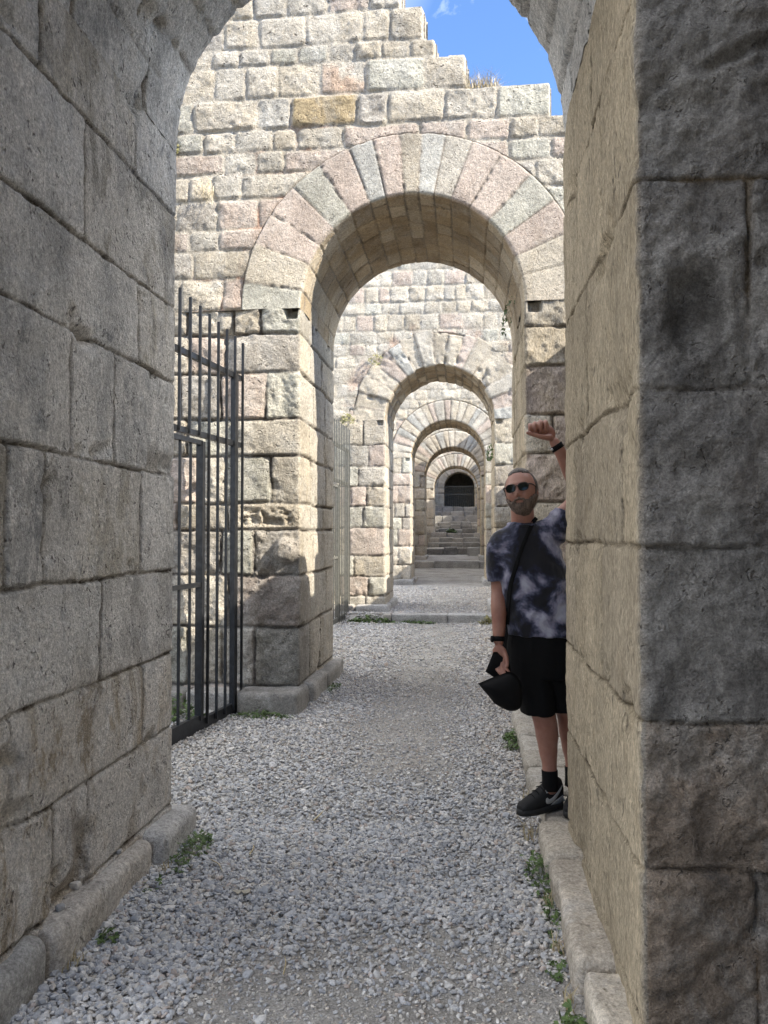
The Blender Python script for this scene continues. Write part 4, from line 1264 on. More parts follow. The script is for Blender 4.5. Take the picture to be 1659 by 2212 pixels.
def head_shape(k=1.0):
    """unit-sphere directions -> head surface, head-local (x right, -y face, z up)"""
    nu, nv = 64, 44
    V = []
    for j in range(nv + 1):
        ph = math.pi * j / nv
        for i in range(nu):
            th = 2 * math.pi * i / nu
            V.append((math.sin(ph) * math.sin(th), -math.sin(ph) * math.cos(th), math.cos(ph)))
    D = np.array(V)
    x, y, z = D[:, 0], D[:, 1], D[:, 2]
    X = x * 0.081; Y = y * 0.098; Z = z * 0.122
    face = np.clip(-y, 0, 1)
    # jaw narrows, crown broad
    low = np.clip(-z, 0, 1)
    X = X * (1 - 0.20 * low ** 1.5); Y = Y * (1 - 0.10 * low * (y > 0)) 
    Y = Y - 0.012 * low * face
    X = X * (1 + 0.04 * np.exp(-((z - 0.3) / 0.4) ** 2))
    # flatten the face a little
    Y = np.where(y < 0, Y * (1 - 0.10 * np.exp(-(x / 0.5) ** 2)), Y)
    def g(cx, cz, sx, sz): return np.exp(-((X - cx) / sx) ** 2 - ((Z - cz) / sz) ** 2) * (y < 0)
    Y = Y + 0.012 * (g(-0.031, 0.004, 0.018, 0.012) + g(0.031, 0.004, 0.018, 0.012))          # sockets
    Y = Y - 0.006 * g(0, 0.028, 0.05, 0.012)                                                   # brow
    Y = Y - 0.022 * g(0, -0.026, 0.010, 0.013) - 0.012 * g(0, -0.006, 0.007, 0.02)               # nose
    Y = Y - 0.009 * (g(-0.012, -0.034, 0.007, 0.007) + g(0.012, -0.034, 0.007, 0.007))
    Y = Y - 0.006 * g(0, -0.056, 0.022, 0.006) - 0.007 * g(0, -0.070, 0.020, 0.006) + 0.004 * g(0, -0.063, 0.022, 0.003)
    Y = Y - 0.010 * g(0, -0.098, 0.022, 0.016)                                                   # chin
    Y = Y - 0.005 * (g(-0.045, -0.03, 0.02, 0.02) + g(0.045, -0.03, 0.02, 0.02))                 # cheeks
    F = []
    for j in range(nv):
        for i in range(nu):
            F.append((j * nu + i, (j + 1) * nu + i, (j + 1) * nu + (i + 1) % nu, j * nu + (i + 1) % nu))
    return np.stack([X, Y, Z], -1), F, D
HV, HF, HD = head_shape()
def to_head(P): return HC + HR @ Vector(P)

bm = bmesh.new()
vs = [bm.verts.new(to_head(p)) for p in HV]
for f in HF:
    try: bm.faces.new([vs[i] for i in f])
    except ValueError: pass
for sx in (-1, 1):                                                                             # ears
    ell(bm, to_head((sx * 0.079, 0.012, -0.012)), (0.007, 0.017, 0.031), HR @ Euler((rad(-10), 0, sx * rad(22))).to_matrix(), 14)
# neck, shoulders and chest core
tube(bm, [(0.305, 4.15, 1.50, 0.080), (0.305, 4.145, 1.60, 0.062), (0.300, 4.13, 1.70, 0.060)], n=20)
tube(bm, [(0.19, 4.15, 1.49, 0.055), (0.31, 4.15, 1.53, 0.06), (0.44, 4.16, 1.53, 0.06)], n=18)
hoop(bm, [(0.315, 4.15, 1.52, 0.13, 0.085), (0.335, 4.15, 1.38, 0.16, 0.10), (0.37, 4.15, 1.22, 0.155, 0.11), (0.40, 4.15, 1.05, 0.155, 0.11), (0.405, 4.15, 0.90, 0.16, 0.11)])
# right arm (hanging, at our left)
tube(bm, [(0.187, 4.15, 1.48, 0.052), (0.180, 4.15, 1.38, 0.052), (0.180, 4.155, 1.25, 0.043), (0.177, 4.13, 1.17, 0.044), (0.174, 4.10, 1.06, 0.035), (0.172, 4.08, 0.985, 0.026)], n=18)
ell(bm, (0.176, 4.068, 0.925), (0.040, 0.017, 0.050), Euler((rad(6), 0, rad(-25))), 18)
RF = [((0.150, 4.07, 0.900), (0.152, 4.055, 0.862), (0.168, 4.03, 0.838), (0.185, 4.015, 0.822)),
      ((0.166, 4.06, 0.893), (0.172, 4.042, 0.850), (0.188, 4.02, 0.825), (0.204, 4.01, 0.812)),
      ((0.182, 4.053, 0.893), (0.190, 4.036, 0.852), (0.204, 4.018, 0.828), (0.216, 4.01, 0.818)),
      ((0.197, 4.050, 0.898), (0.206, 4.036, 0.864), (0.217, 4.022, 0.846), (0.224, 4.016, 0.838))]
for i, f in enumerate(RF):
    r = [0.0085, 0.0092, 0.0092, 0.0080][i]
    tube(bm, [(*p, r * (1.05 - 0.09 * k)) for k, p in enumerate(f)], n=10)
tube(bm, [(0.196, 4.062, 0.945, 0.014), (0.209, 4.040, 0.915, 0.0115), (0.213, 4.022, 0.885, 0.0095), (0.211, 4.012, 0.868, 0.008)], n=10)   # thumb
# left arm (raised, forearm against the wall corner)
tube(bm, [(0.44, 4.17, 1.545, 0.062), (0.52, 4.19, 1.64, 0.052), (0.600, 4.19, 1.755, 0.043), (0.555, 4.13, 1.87, 0.042), (0.497, 4.09, 1.975, 0.031), (0.464, 4.08, 2.03, 0.026)], n=18)
ell(bm, (0.425, 4.070, 2.078), (0.050, 0.017, 0.040), Euler((0, rad(38), 0)), 18)
xs4 = (0.417, 0.390, 0.362, 0.336)
tp = (2.140, 2.139, 2.132, 2.124)
for i in range(4):
    x, z = xs4[i], tp[i]
    r = [0.0108, 0.0122, 0.0122, 0.0112][i]
    bx = x + 0.016 - 0.002 * i
    tube(bm, [(bx, 4.080, 2.098 + 0.002 * i, r * 1.1), (x + 0.004, 4.066, z - 0.008, r * 1.05), (x, 4.040, z - 0.012, r), (x - 0.001, 4.032, z - 0.038, r * 0.95), (x + 0.003, 4.045, z - 0.058, r * 0.85)], n=10)
tube(bm, [(0.440, 4.055, 2.050, 0.017), (0.405, 4.035, 2.050, 0.0145), (0.360, 4.025, 2.060, 0.0115), (0.322, 4.022, 2.072, 0.009)], n=10)   # thumb
ell(bm, (0.385, 4.068, 2.088), (0.052, 0.019, 0.036), Euler((0, rad(8), 0)), 16)
# legs
tube(bm, [(0.35, 4.15, 0.90, 0.095), (0.375, 4.14, 0.72, 0.078), (0.410, 4.13, 0.585, 0.062), (0.424, 4.145, 0.50, 0.060), (0.430, 4.15, 0.42, 0.050), (0.436, 4.14, 0.33, 0.038), (0.438, 4.135, 0.22, 0.040)], n=20)
tube(bm, [(0.47, 4.17, 0.90, 0.095), (0.51, 4.19, 0.72, 0.078), (0.545, 4.21, 0.585, 0.062), (0.555, 4.23, 0.50, 0.060), (0.56, 4.235, 0.42, 0.050), (0.565, 4.22, 0.33, 0.038), (0.567, 4.22, 0.22, 0.040)], n=20)
body = finish('body', bm, M['skin'], man, voxel=0.0042, smooth=3)

# beard and hair: shells over the head with a strand-like surface
def shell(name, mask, thick, mat, seed, voxel=0.003, fr=60):
    nu, nv = 64, 44
    W = np.array([to_head(p)[:] for p in HV])
    keep = mask(HV, HD)
    no = np.array([(HR @ Vector(d * np.array((1 / 0.077, 1 / 0.098, 1 / 0.122)))).normalized()[:] for d in HD])
    Q = HV * np.array((1, 1, 0.35))
    t = thick * (0.75 + 0.5 * fbm(Q + seed, fr, 3, seed=seed)) * np.clip(keep, 0, 1)
    O = W + no * t[:, None]
    I = W - no * 0.010
    n = len(W)
    F = []
    kk = keep > 0.02
    for f in HF:
        if all(kk[i] for i in f):
            F.append(tuple(f)); F.append(tuple(i + n for i in f[::-1]))
    # rim
    from collections import Counter
    ed = Counter()
    for f in F[::2]:
        for a, b in zip(f, f[1:] + f[:1]): ed[(a, b)] += 1
    for (a, b) in list(ed):
        if (b, a) not in ed: F.append((b, a, a + n, b + n))
    return mesh_obj(name, np.concatenate([O, I]), F, mat, man)
def beard_mask(P, D):
    x, y, z = P[:, 0], P[:, 1], P[:, 2]
    cheek = sstep(-0.066, -0.078, z - 0.95 * np.clip(np.abs(x) - 0.030, 0, 1))
    side = sstep(0.022, 0.0, y)
    st = np.exp(-((z + 0.050 + 0.35 * np.abs(x)) / 0.0075) ** 4) * sstep(0.036, 0.028, np.abs(x)) * (y < 0) + sstep(0.006, 0.002, np.abs(np.abs(x) - 0.032)) * (z < -0.055) * (z > -0.08) * (y < 0)
    m_ = np.maximum(cheek, st) * side
    lips = np.exp(-(x / 0.020) ** 4 - ((z + 0.067) / 0.0065) ** 4) * (y < 0)
    return m_ * (1 - lips)
shell('beard', beard_mask, 0.015, M['beard'], 5)
def hair_mask(P, D):
    x, y, z = P[:, 0], P[:, 1], P[:, 2]
    top = sstep(0.082, 0.100, z) * sstep(-0.062, -0.045, y)
    side = sstep(-0.018, 0.002, y + 0.25 * (0.06 - z)) * sstep(-0.03, 0.0, z)
    return np.maximum(top, side * sstep(-0.05, 0.0, y + 0.02))
shell('hair', hair_mask, 0.009, M['hair'], 9)

# sunglasses
sg_root = None
def head_path(pts): return [tuple(to_head(p)) for p in pts]
bm = bmesh.new()
for sx in (-1, 1):
    cx, cz = sx * 0.033, 0.004
    n = 22
    ring = []
    for i in range(n + 1):
        a = 2 * math.pi * i / n
        ex = 0.026 * math.copysign(abs(math.cos(a)) ** 0.75, math.cos(a)); ez = 0.0205 * math.copysign(abs(math.sin(a)) ** 0.85, math.sin(a))
        ring.append(to_head((cx + ex, -0.106 + 0.010 * abs(cx + ex) / 0.06, cz + ez)))
    for a_, b_ in zip(ring[:-1], ring[1:]):
        mid = (a_ + b_) / 2
        up_ = (HR.inverted() @ (mid - HC)).z > 0.006
        tube(bm, [(*a_, 0.0034 if up_ else 0.0014), (*b_, 0.0034 if up_ else 0.0014)], n=6, sub=1, capround=False)
    tube(bm, [(*to_head((sx * 0.058, -0.095, 0.014)), 0.0036), (*to_head((sx * 0.074, -0.085, 0.014)), 0.0034), (*to_head((sx * 0.083, -0.03, 0.010)), 0.003), (*to_head((sx * 0.083, 0.012, 0.004)), 0.003)], n=8)
tube(bm, [(*to_head((-0.009, -0.107, 0.010)), 0.002), (*to_head((0, -0.110, 0.013)), 0.002), (*to_head((0.009, -0.107, 0.010)), 0.002)], n=8)
sung = finish('sunglasses', bm, M['frame'], man)
for sx in (-1, 1):
    bm = bmesh.new()
    cx, cz = sx * 0.033, 0.004
    c0 = bm.verts.new(to_head((cx, -0.1035, cz)))
    n = 22; vs = []
    for i in range(n):
        a = 2 * math.pi * i / n
        ex = 0.026 * math.copysign(abs(math.cos(a)) ** 0.75, math.cos(a)); ez = 0.0205 * math.copysign(abs(math.sin(a)) ** 0.85, math.sin(a))
        vs.append(bm.verts.new(to_head((cx + ex, -0.1055 + 0.010 * abs(cx + ex) / 0.06, cz + ez))))
    for i in range(n): bm.faces.new((c0, vs[i], vs[(i + 1) % n]))
    finish('lens', bm, M['lens'], sung)

# shirt
bm = bmesh.new()
hoop(bm, [(0.412, 4.155, 1.015, 0.186, 0.132), (0.405, 4.155, 1.05, 0.186, 0.134), (0.392, 4.15, 1.14, 0.186, 0.138), (0.368, 4.15, 1.27, 0.186, 0.134), (0.338, 4.15, 1.39, 0.190, 0.126),
          (0.322, 4.15, 1.47, 0.185, 0.112), (0.313, 4.15, 1.53, 0.155, 0.098), (0.306, 4.148, 1.572, 0.112, 0.088), (0.304, 4.146, 1.598, 0.080, 0.078), (0.303, 4.145, 1.608, 0.0755, 0.0745)], 36)
tube(bm, [(0.215, 4.15, 1.515, 0.072), (0.185, 4.15, 1.47, 0.076), (0.181, 4.15, 1.39, 0.073), (0.184, 4.15, 1.315, 0.070), (0.185, 4.15, 1.300, 0.070)], n=24, capround=False)
tube(bm, [(0.20, 4.15, 1.485, 0.088), (0.31, 4.15, 1.515, 0.095), (0.42, 4.155, 1.53, 0.09)], n=24)
tube(bm, [(0.39, 4.155, 1.48, 0.09), (0.455, 4.165, 1.55, 0.080), (0.515, 4.18, 1.625, 0.072), (0.535, 4.185, 1.655, 0.070)], n=24, capround=False)
def shirt_disp(W, no):
    a = fbm(W * np.array((1, 1, 0.55)), 9.0, 3, seed=201) * 0.010 + fbm(W * np.array((1.6, 1, 0.5)), 22.0, 2, seed=203) * 0.0035
    sl_ = np.sin((W[:, 2] * 0.9 - W[:, 0] * 0.9) * 75 + 4 * fbm(W, 6, 2, seed=209)) * 0.0022 * sstep(1.32, 1.18, W[:, 2])
    arm = np.sin((W[:, 2] + W[:, 0] * 0.8) * 85 + 5 * fbm(W, 5, 2, seed=211)) * 0.003 * sstep(0.33, 0.45, W[:, 0]) * sstep(1.35, 1.45, W[:, 2])
    return W + no * (a + sl_ + arm)[:, None]
shirt = finish('shirt', bm, M['shirt'], man, voxel=0.0055, smooth=2, disp=shirt_disp)
# neckband
bm = bmesh.new()
pts = [(0.303 + 0.0785 * math.cos(a), 4.143 + 0.0775 * math.sin(a), 1.604 + 0.012 * math.sin(a) + 0.004 * math.cos(a), 0.0055) for a in np.linspace(0, 2 * math.pi, 25)]
tube(bm, pts, n=8, sub=2, capround=False)
finish('neckband', bm, M['shirt'], man)
# shorts
bm = bmesh.new()
hoop(bm, [(0.405, 4.155, 1.05, 0.170, 0.118), (0.407, 4.155, 0.97, 0.184, 0.126), (0.407, 4.155, 0.88, 0.190, 0.130), (0.407, 4.155, 0.80, 0.178, 0.120)], 32)
hoop(bm, [(0.35, 4.15, 0.88, 0.11, 0.115), (0.358, 4.145, 0.78, 0.105, 0.110), (0.372, 4.14, 0.68, 0.094, 0.102), (0.380, 4.138, 0.612, 0.091, 0.099), (0.380, 4.138, 0.606, 0.088, 0.096)], 28)
hoop(bm, [(0.47, 4.17, 0.88, 0.11, 0.115), (0.49, 4.18, 0.78, 0.105, 0.110), (0.52, 4.20, 0.68, 0.096, 0.102), (0.535, 4.205, 0.612, 0.094, 0.099), (0.536, 4.205, 0.606, 0.090, 0.096)], 28)
def shorts_disp(W, no):
    return W + no * (fbm(W * np.array((1.4, 1.4, 0.4)), 12.0, 3, seed=221) * 0.009)[:, None]
finish('shorts', bm, M['shorts'], man, voxel=0.007, smooth=2, disp=shorts_disp)

# shoes
def shoe(hx, hy, tx, ty, z0, s=1.0):
    H, T_ = Vector((hx, hy, z0)), Vector((tx, ty, z0))
    d = (T_ - H); Ln = d.length; d.normalize(); w = Vector((d.y, -d.x, 0))
    def ring(t, wd, h0, h1):
        c = H + d * (Ln * t) + Vector((0, 0, (h0 + h1) / 2))
        return (c, w * wd, Vector((0, 0, (h1 - h0) / 2)))
    bm = bmesh.new()
    lofts_bm(bm, [ring(-0.02, 0.010, 0.03, 0.08), ring(0.0, 0.030, 0.012, 0.150), ring(0.10, 0.040, 0.008, 0.165), ring(0.28, 0.042, 0.008, 0.160), ring(0.45, 0.043, 0.008, 0.130), ring(0.62, 0.048, 0.008, 0.100),
                  ring(0.80, 0.048, 0.008, 0.078), ring(0.93, 0.040, 0.010, 0.064), ring(1.0, 0.024, 0.014, 0.048)], 24)
    a = H + d * (Ln * 0.22)
    tube(bm, [(*(a + Vector((0, 0, 0.09))), 0.042), (*(a + Vector((0, 0, 0.14))), 0.040)], n=20, capround=False)
    sh = finish('shoe', bm, M['shoe'], man, voxel=0.004, smooth=4)
    bm = bmesh.new()
    rs = []
    N_ = 26
    outl = [(-0.03, 0.018), (0.02, 0.032), (0.15, 0.040), (0.35, 0.039), (0.6, 0.049), (0.8, 0.049), (0.93, 0.039), (1.02, 0.018)]
    top, bot = [], []
    loop = [(t, wd) for t, wd in outl] + [(t, -wd) for t, wd in outl[::-1]]
    vt = [bm.verts.new(H + d * (Ln * t) + w * wd + Vector((0, 0, 0.030))) for t, wd in loop]
    vb = [bm.verts.new(H + d * (Ln * t) + w * wd * 0.94 + Vector((0, 0, 0.0))) for t, wd in loop]
    k = len(loop)
    for i in range(k): bm.faces.new((vt[i], vt[(i + 1) % k], vb[(i + 1) % k], vb[i]))
    bm.faces.new(vt[::-1]); bm.faces.new(vb)
    finish('sole', bm, M['sole'], sh)
    return sh
shR = shoe(0.497, 4.20, 0.272, 4.045, 0.104)
shL = shoe(0.640, 4.27, 0.52, 4.02, 0.106)
for (cx, cy, cz) in ((0.4375, 4.137, 0.27), (0.567, 4.22, 0.27)):
    bm = bmesh.new()
    tube(bm, [(cx, cy, cz - 0.06, 0.043), (cx, cy, cz, 0.0415), (cx - 0.001, cy + 0.002, cz + 0.042, 0.0425)], n=24, capround=False)
    finish('sock', bm, M['black'], man)

# helper: flat marks laid on a surface by casting along +Y onto it
from mathutils.bvhtree import BVHTree
def surf(obj):
    off = parent_world(obj)
    me = obj.data
    return BVHTree.FromPolygons([v.co + off for v in me.vertices], [p.vertices[:] for p in me.polygons])
def px(x, y):     # picture position on the plane of the man -> (X, Z)
    return 0.294 + (x - 1125) * 0.00246, 1.783 - (y - 1058) * 0.00248
def ribbon(name, bvh, path, widths, mat, parent, lift=0.003, sub=6, yfall=4.05, thick=0.0022):
    P = [Vector((a, 0, b)) for a, b in path]
    Q, Wd = [], []
    for i in range(len(P) - 1):
        p0, p1, p2, p3 = P[max(i - 1, 0)], P[i], P[i + 1], P[min(i + 2, len(P) - 1)]
        for k in range(sub):
            t = k / sub
            Q.append(0.5 * ((2 * p1) + (p2 - p0) * t + (2 * p0 - 5 * p1 + 4 * p2 - p3) * t * t + (-p0 + 3 * p1 - 3 * p2 + p3) * t ** 3))
            Wd.append(widths[i] * (1 - t) + widths[i + 1] * t)
    Q.append(P[-1]); Wd.append(widths[-1])
    V = []
    for i, q in enumerate(Q):
        d = (Q[min(i + 1, len(Q) - 1)] - Q[max(i - 1, 0)]).normalized()
        s = Vector((d.z, 0, -d.x))
        for k in (-1, -0.33, 0.33, 1):
            p = q + s * Wd[i] * 0.5 * k
            hit = bvh.ray_cast(Vector((p.x, 3.2, p.z)), Vector((0, 1, 0)))
            y = hit[0].y if hit[0] is not None and hit[0].y < yfall + 0.2 else yfall
            V.append((p.x, y - lift, p.z))
    n = len(V)
    V += [(x, y + thick, z) for x, y, z in V]
    F = []
    for i in range(len(Q) - 1):
        for k in range(3):
            a = i * 4 + k
            F.append((a, a + 1, a + 5, a + 4)); F.append((n + a, n + a + 4, n + a + 5, n + a + 1))
        a = i * 4
        F.append((a, a + 4, n + a + 4, n + a)); F.append((a + 3, n + a + 3, n + a + 7, a + 7))
    return mesh_obj(name, V, F, mat, parent)
bs_ = surf(shR)
ribbon('side_emblem', bs_, [px(1175, 1704), px(1178, 1712), px(1187, 1711), px(1198, 1701), px(1211, 1686)], [0.008, 0.026, 0.024, 0.016, 0.004], M['white'], shR, yfall=4.16)
ribbon('ankle_tab', bs_, [px(1173, 1691), px(1182, 1688), px(1191, 1686)], [0.020, 0.032, 0.026], M['white'], shR, yfall=4.12)
ribbon('heel_panel', bs_, [px(1184, 1727), px(1193, 1720), px(1203, 1717), px(1214, 1712)], [0.010, 0.026, 0.034, 0.036], simple_mat('grey_synthetic', (0.34, 0.34, 0.34)), shR, yfall=4.17)
bm = bmesh.new()
for k in range(5):
    t = 0.40 + 0.10 * k
    H, T_ = Vector((0.497, 4.20)), Vector((0.272, 4.045))
    c = H.lerp(T_, t)
    zt = 0.110 + 0.140 - 0.17 * (t - 0.38)
    tube(bm, [(c.x - 0.018, c.y + 0.02, zt - 0.010, 0.0028), (c.x, c.y, zt + 0.001, 0.0028), (c.x + 0.014, c.y - 0.024, zt - 0.012, 0.0028)], n=6, sub=2)
finish('laces', bm, M['black'], shR)

# wristwatch and wristband
def band(name, c, d, r, h, mat, face=None):
    d = Vector(d).normalized()
    bm = bmesh.new()
    a = d.orthogonal().normalized(); b = d.cross(a)
    lofts_bm(bm, [(Vector(c) + d * t, a * (r + e), b * (r + e)) for t, e in ((-h, -0.002), (-h * 0.9, 0.0), (h * 0.9, 0.0), (h, -0.002))], 28)
    o = finish(name, bm, mat, man)
    if face:
        f = Vector(face).normalized()
        bm = bmesh.new()
        cc = Vector(c) + f * (r + 0.001)
        u = d; v = f.cross(d).normalized()
        lofts_bm(bm, [(cc - f * 0.003, u * 0.017, v * 0.017), (cc + f * 0.006, u * 0.017, v * 0.017), (cc + f * 0.008, u * 0.014, v * 0.014)], 24)
        finish('case', bm, M['black'], o)
    return o
band('wristwatch', (0.1725, 4.085, 1.000), (0.02, 0.15, 1), 0.0325, 0.013, M['black'], face=(-1, -0.3, 0))
wb = band('wristband', (0.4795, 4.084, 2.004), (-0.55, -0.1, 0.85), 0.0335, 0.014, M['black'])
bm = bmesh.new(); ell(bm, (0.4515, 4.066, 1.989), (0.006, 0.004, 0.008)); finish('buckle', bm, M['silver'], wb)

# shoulder bag: strap over the chest, pouch behind the hanging arm
bag = empty('shoulder_bag', (0.25, 4.24, 0.85), 'black shoulder bag hanging behind the man, strap across his chest', 'bag')
bsh = surf(shirt)
ribbon('strap', bsh, [px(1157, 1118), px(1147, 1132), px(1133, 1160), px(1119, 1195), px(1108, 1230), px(1100, 1262), px(1096, 1300), px(1094, 1345)], [0.021] * 8, M['black'], bag, lift=0.005, yfall=4.10)
bm = bmesh.new()
V, F, C = rough_block((0.075, 0.045, 0.155), (0.262, 4.245, 0.955), rz=rad(35), r=0.028, res=0.02, amp=0.006, seed=9)
mesh_obj('pouch', V, F, M['black'], bag)
bm.free()

# hat held by the hanging hand
hat = empty('hat', (0.2, 4.0, 0.65), 'black soft hat dangling from the right hand of the man', 'hat')
def pillow(name, outline, cen, y0, thick, mat, parent, rings=7):
    V = []; n = len(outline)
    P = [Vector((a, 0, b)) for a, b in outline]
    Q = []
    for i in range(n):
        p0, p1, p2, p3 = P[i - 1], P[i], P[(i + 1) % n], P[(i + 2) % n]
        for t in (0, 0.33, 0.66):
            Q.append(p1 * (1 - t) + p2 * t if (i in SHARP) else 0.5 * ((2 * p1) + (p2 - p0) * t + (2 * p0 - 5 * p1 + 4 * p2 - p3) * t * t + (-p0 + 3 * p1 - 3 * p2 + p3) * t ** 3))
    C0 = Vector((cen[0], 0, cen[1])); m_ = len(Q)
    F = []
    levels = [(k / rings) for k in range(rings, 0, -1)]
    for sgn in (1, -1):
        for k in levels:
            for q in Q:
                p = C0 + (q - C0) * k
                V.append((p.x, y0 - sgn * thick * math.sqrt(max(0, 1 - k ** 2.2)), p.z))
        V.append((C0.x, y0 - sgn * thick, C0.z))
    blk = m_ * rings + 1
    for s in (0, 1):
        o = s * blk
        for k in range(rings - 1):
            for i in range(m_):
                f = (o + k * m_ + i, o + k * m_ + (i + 1) % m_, o + (k + 1) * m_ + (i + 1) % m_, o + (k + 1) * m_ + i)
                F.append(f if s else f[::-1])
        for i in range(m_):
            f = (o + (rings - 1) * m_ + i, o + (rings - 1) * m_ + (i + 1) % m_, o + m_ * rings)
            F.append(f if s else f[::-1])
    for i in range(m_):
        F.append((i, (i + 1) % m_, blk + (i + 1) % m_, blk + i))
    return mesh_obj(name, V, F, mat, parent)
SHARP = {0, 1, 11}
pillow('crown', [px(1060, 1449), px(1031, 1462), px(1043, 1476), px(1055, 1490), px(1064, 1501), px(1080, 1511), px(1097, 1517), px(1113, 1514), px(1122, 1502), px(1122, 1475), px(1116, 1452), px(1095, 1436)], px(1090, 1475), 4.00, 0.062, M['black'], hat)
SHARP = {0, 1}
pillow('brim', [px(1064, 1400), px(1047, 1441), px(1064, 1452), px(1084, 1452), px(1100, 1440), px(1090, 1412)], px(1074, 1432), 4.055, 0.016, M['black'], hat)

# ------------------------------------------------------------------ weeds, dry grass, litter
def leaf_mat(name, c1, c2, trans=0.2):
    m, nt, bs = new_mat(name); L = nt.links
    geo = nt.nodes.new('ShaderNodeNewGeometry')
    n = N(nt, 'ShaderNodeTexNoise', Scale=35.0, Detail=3.0); L.new(geo.outputs['Position'], n.inputs['Vector'])
    r = ramp(nt, 0.35, c1, 0.65, c2); L.new(n.outputs['Fac'], r.inputs['Fac'])
    L.new(r.outputs['Color'], bs.inputs['Base Color'])
    bs.inputs['Roughness'].default_value = 0.6
    return m
M['leaf'] = leaf_mat('weed_leaf', (0.045, 0.085, 0.02), (0.11, 0.17, 0.045))
M['moss'] = leaf_mat('yellow_moss', (0.15, 0.15, 0.05), (0.30, 0.27, 0.12))
M['straw'] = leaf_mat('dry_grass', (0.35, 0.28, 0.16), (0.55, 0.47, 0.30))
M['stem'] = leaf_mat('green_stem', (0.08, 0.12, 0.03), (0.14, 0.17, 0.05))

def weed(label, c, r, n, h, leaf, seed, nrm=(0, 0, 1), mat='leaf', sq=(1, 1)):
    """a clump of small stalked leaves growing from c; nrm = direction it grows out"""
    rs = np.random.default_rng(seed)
    nv = Vector(nrm).normalized()
    u = nv.orthogonal().normalized() if abs(nv.z) < 0.9 else Vector((1, 0, 0))
    w = nv.cross(u)
    root = empty('weed', tuple(c), label, 'weed', 'weeds growing along the stones')
    LV, LF, SV, SF = [], [], [], []
    for i in range(n):
        a = rs.uniform(0, 2 * math.pi); q = r * math.sqrt(rs.random())
        base = Vector(c) + u * (math.cos(a) * q * sq[0]) + w * (math.sin(a) * q * sq[1])
        hh = h * (0.25 + 0.75 * rs.random()) * (1.15 - q / r)
        tip = base + nv * hh + u * rs.normal(0, 0.35) * hh + w * rs.normal(0, 0.35) * hh
        d = Vector(rs.normal(0, 1, 3)); d = (d - nv * d.dot(nv)).normalized()
        e = (nv * rs.uniform(0.6, 1.2) + Vector(rs.normal(0, 0.45, 3))).normalized()
        sdir = e.cross(d).normalized()
        s = leaf * rs.uniform(0.6, 1.3)
        b = len(LV)
        for lobe in range(3):
            ang = (lobe - 1) * 1.15
            dd = d * math.cos(ang) + sdir * math.sin(ang)
            ss = -d * math.sin(ang) + sdir * math.cos(ang)
            b = len(LV)
            k = 1.0 if lobe == 1 else 0.8
            LV += [tip, tip + dd * s * 0.55 * k + ss * s * 0.34 * k + e * s * 0.06, tip + dd * s * k - e * s * 0.1, tip + dd * s * 0.55 * k - ss * s * 0.34 * k + e * s * 0.06]
            LF.append((b, b + 1, b + 2, b + 3))
        t_ = sdir * 0.0012
        b = len(SV)
        SV += [base - t_, base + t_, tip + t_ * 0.5, tip - t_ * 0.5]; SF.append((b, b + 1, b + 2, b + 3))
    mesh_obj('leaves', [tuple(v) for v in LV], LF, M[mat], root, smooth=False)
    mesh_obj('stems', [tuple(v) for v in SV], SF, M['stem'], root, smooth=False)
    return root
def grass_tuft(label, c, r, n, h, seed, nrm=(0, 0, 1), sq=(1, 1), name='dry_grass_tuft', mat='straw'):
    rs = np.random.default_rng(seed)
    nv = Vector(nrm).normalized()
    u = Vector((1, 0, 0)) if abs(nv.x) < 0.9 else Vector((0, 0, 1)); w = nv.cross(u).normalized()
    V, F = [], []
    for i in range(n):
        base = Vector(c) + u * rs.uniform(-1, 1) * r * sq[0] + w * rs.uniform(-1, 1) * r * sq[1]
        hh = h * rs.uniform(0.4, 1.15)
        lean = Vector(rs.normal(0, 0.28, 3)); lean.z = min(lean.z, 0.0)
        mid = base + (nv + lean * 0.5) * hh * 0.55; tip = base + (nv + lean * 1.6) * hh
        t = Vector((rs.normal(), rs.normal(), 0)).normalized() * 0.0026
        b = len(V)
        V += [base - t, base + t, mid + t * 0.8, mid - t * 0.8, tip]
        F += [(b, b + 1, b + 2, b + 3), (b + 3, b + 2, b + 4)]
    o = mesh_obj(name, [tuple(v) for v in V], F, M[mat], None, smooth=False)
    return tag(o, label, 'grass tuft', 'tufts of dry grass')
weed('leafy green weed at the far end of the left plinth', (-1.31, 3.62, 0.0), 0.14, 210, 0.12, 0.019, 1, sq=(0.5, 1.6))
weed('small green sprig beside the second stone of the left plinth', (-1.36, 2.83, 0.0), 0.035, 22, 0.07, 0.024, 2)
weed('sparse low weed at the joint of the left plinth stones', (-1.36, 3.28, 0.0), 0.06, 22, 0.06, 0.015, 3, sq=(0.6, 1.5))
weed('green ground weeds along the foot of the sunlit pier', (-1.72, 6.40, 0.0), 0.30, 260, 0.06, 0.020, 4, sq=(1.0, 0.25))
weed('tall green weeds behind the bars of the black gate', (-2.45, 6.25, 0.0), 0.28, 260, 0.25, 0.032, 5, sq=(1.0, 0.6))
weed('low weed at the back corner of the sunlit pier plinth', (-1.30, 7.6, 0.0), 0.18, 110, 0.07, 0.020, 6, sq=(0.4, 1.6))
weed('large green weed against the right plinth, nearest the man', (0.33, 3.55, 0.0), 0.15, 190, 0.10, 0.018, 7, sq=(0.40, 1.7))
weed('middle green weed against the right plinth', (0.34, 3.12, 0.0), 0.13, 90, 0.08, 0.017, 8, sq=(0.35, 1.6))
weed('small weed in the gravel beside the right plinth', (0.31, 2.80, 0.0), 0.05, 28, 0.05, 0.018, 9, sq=(0.6, 1.2))
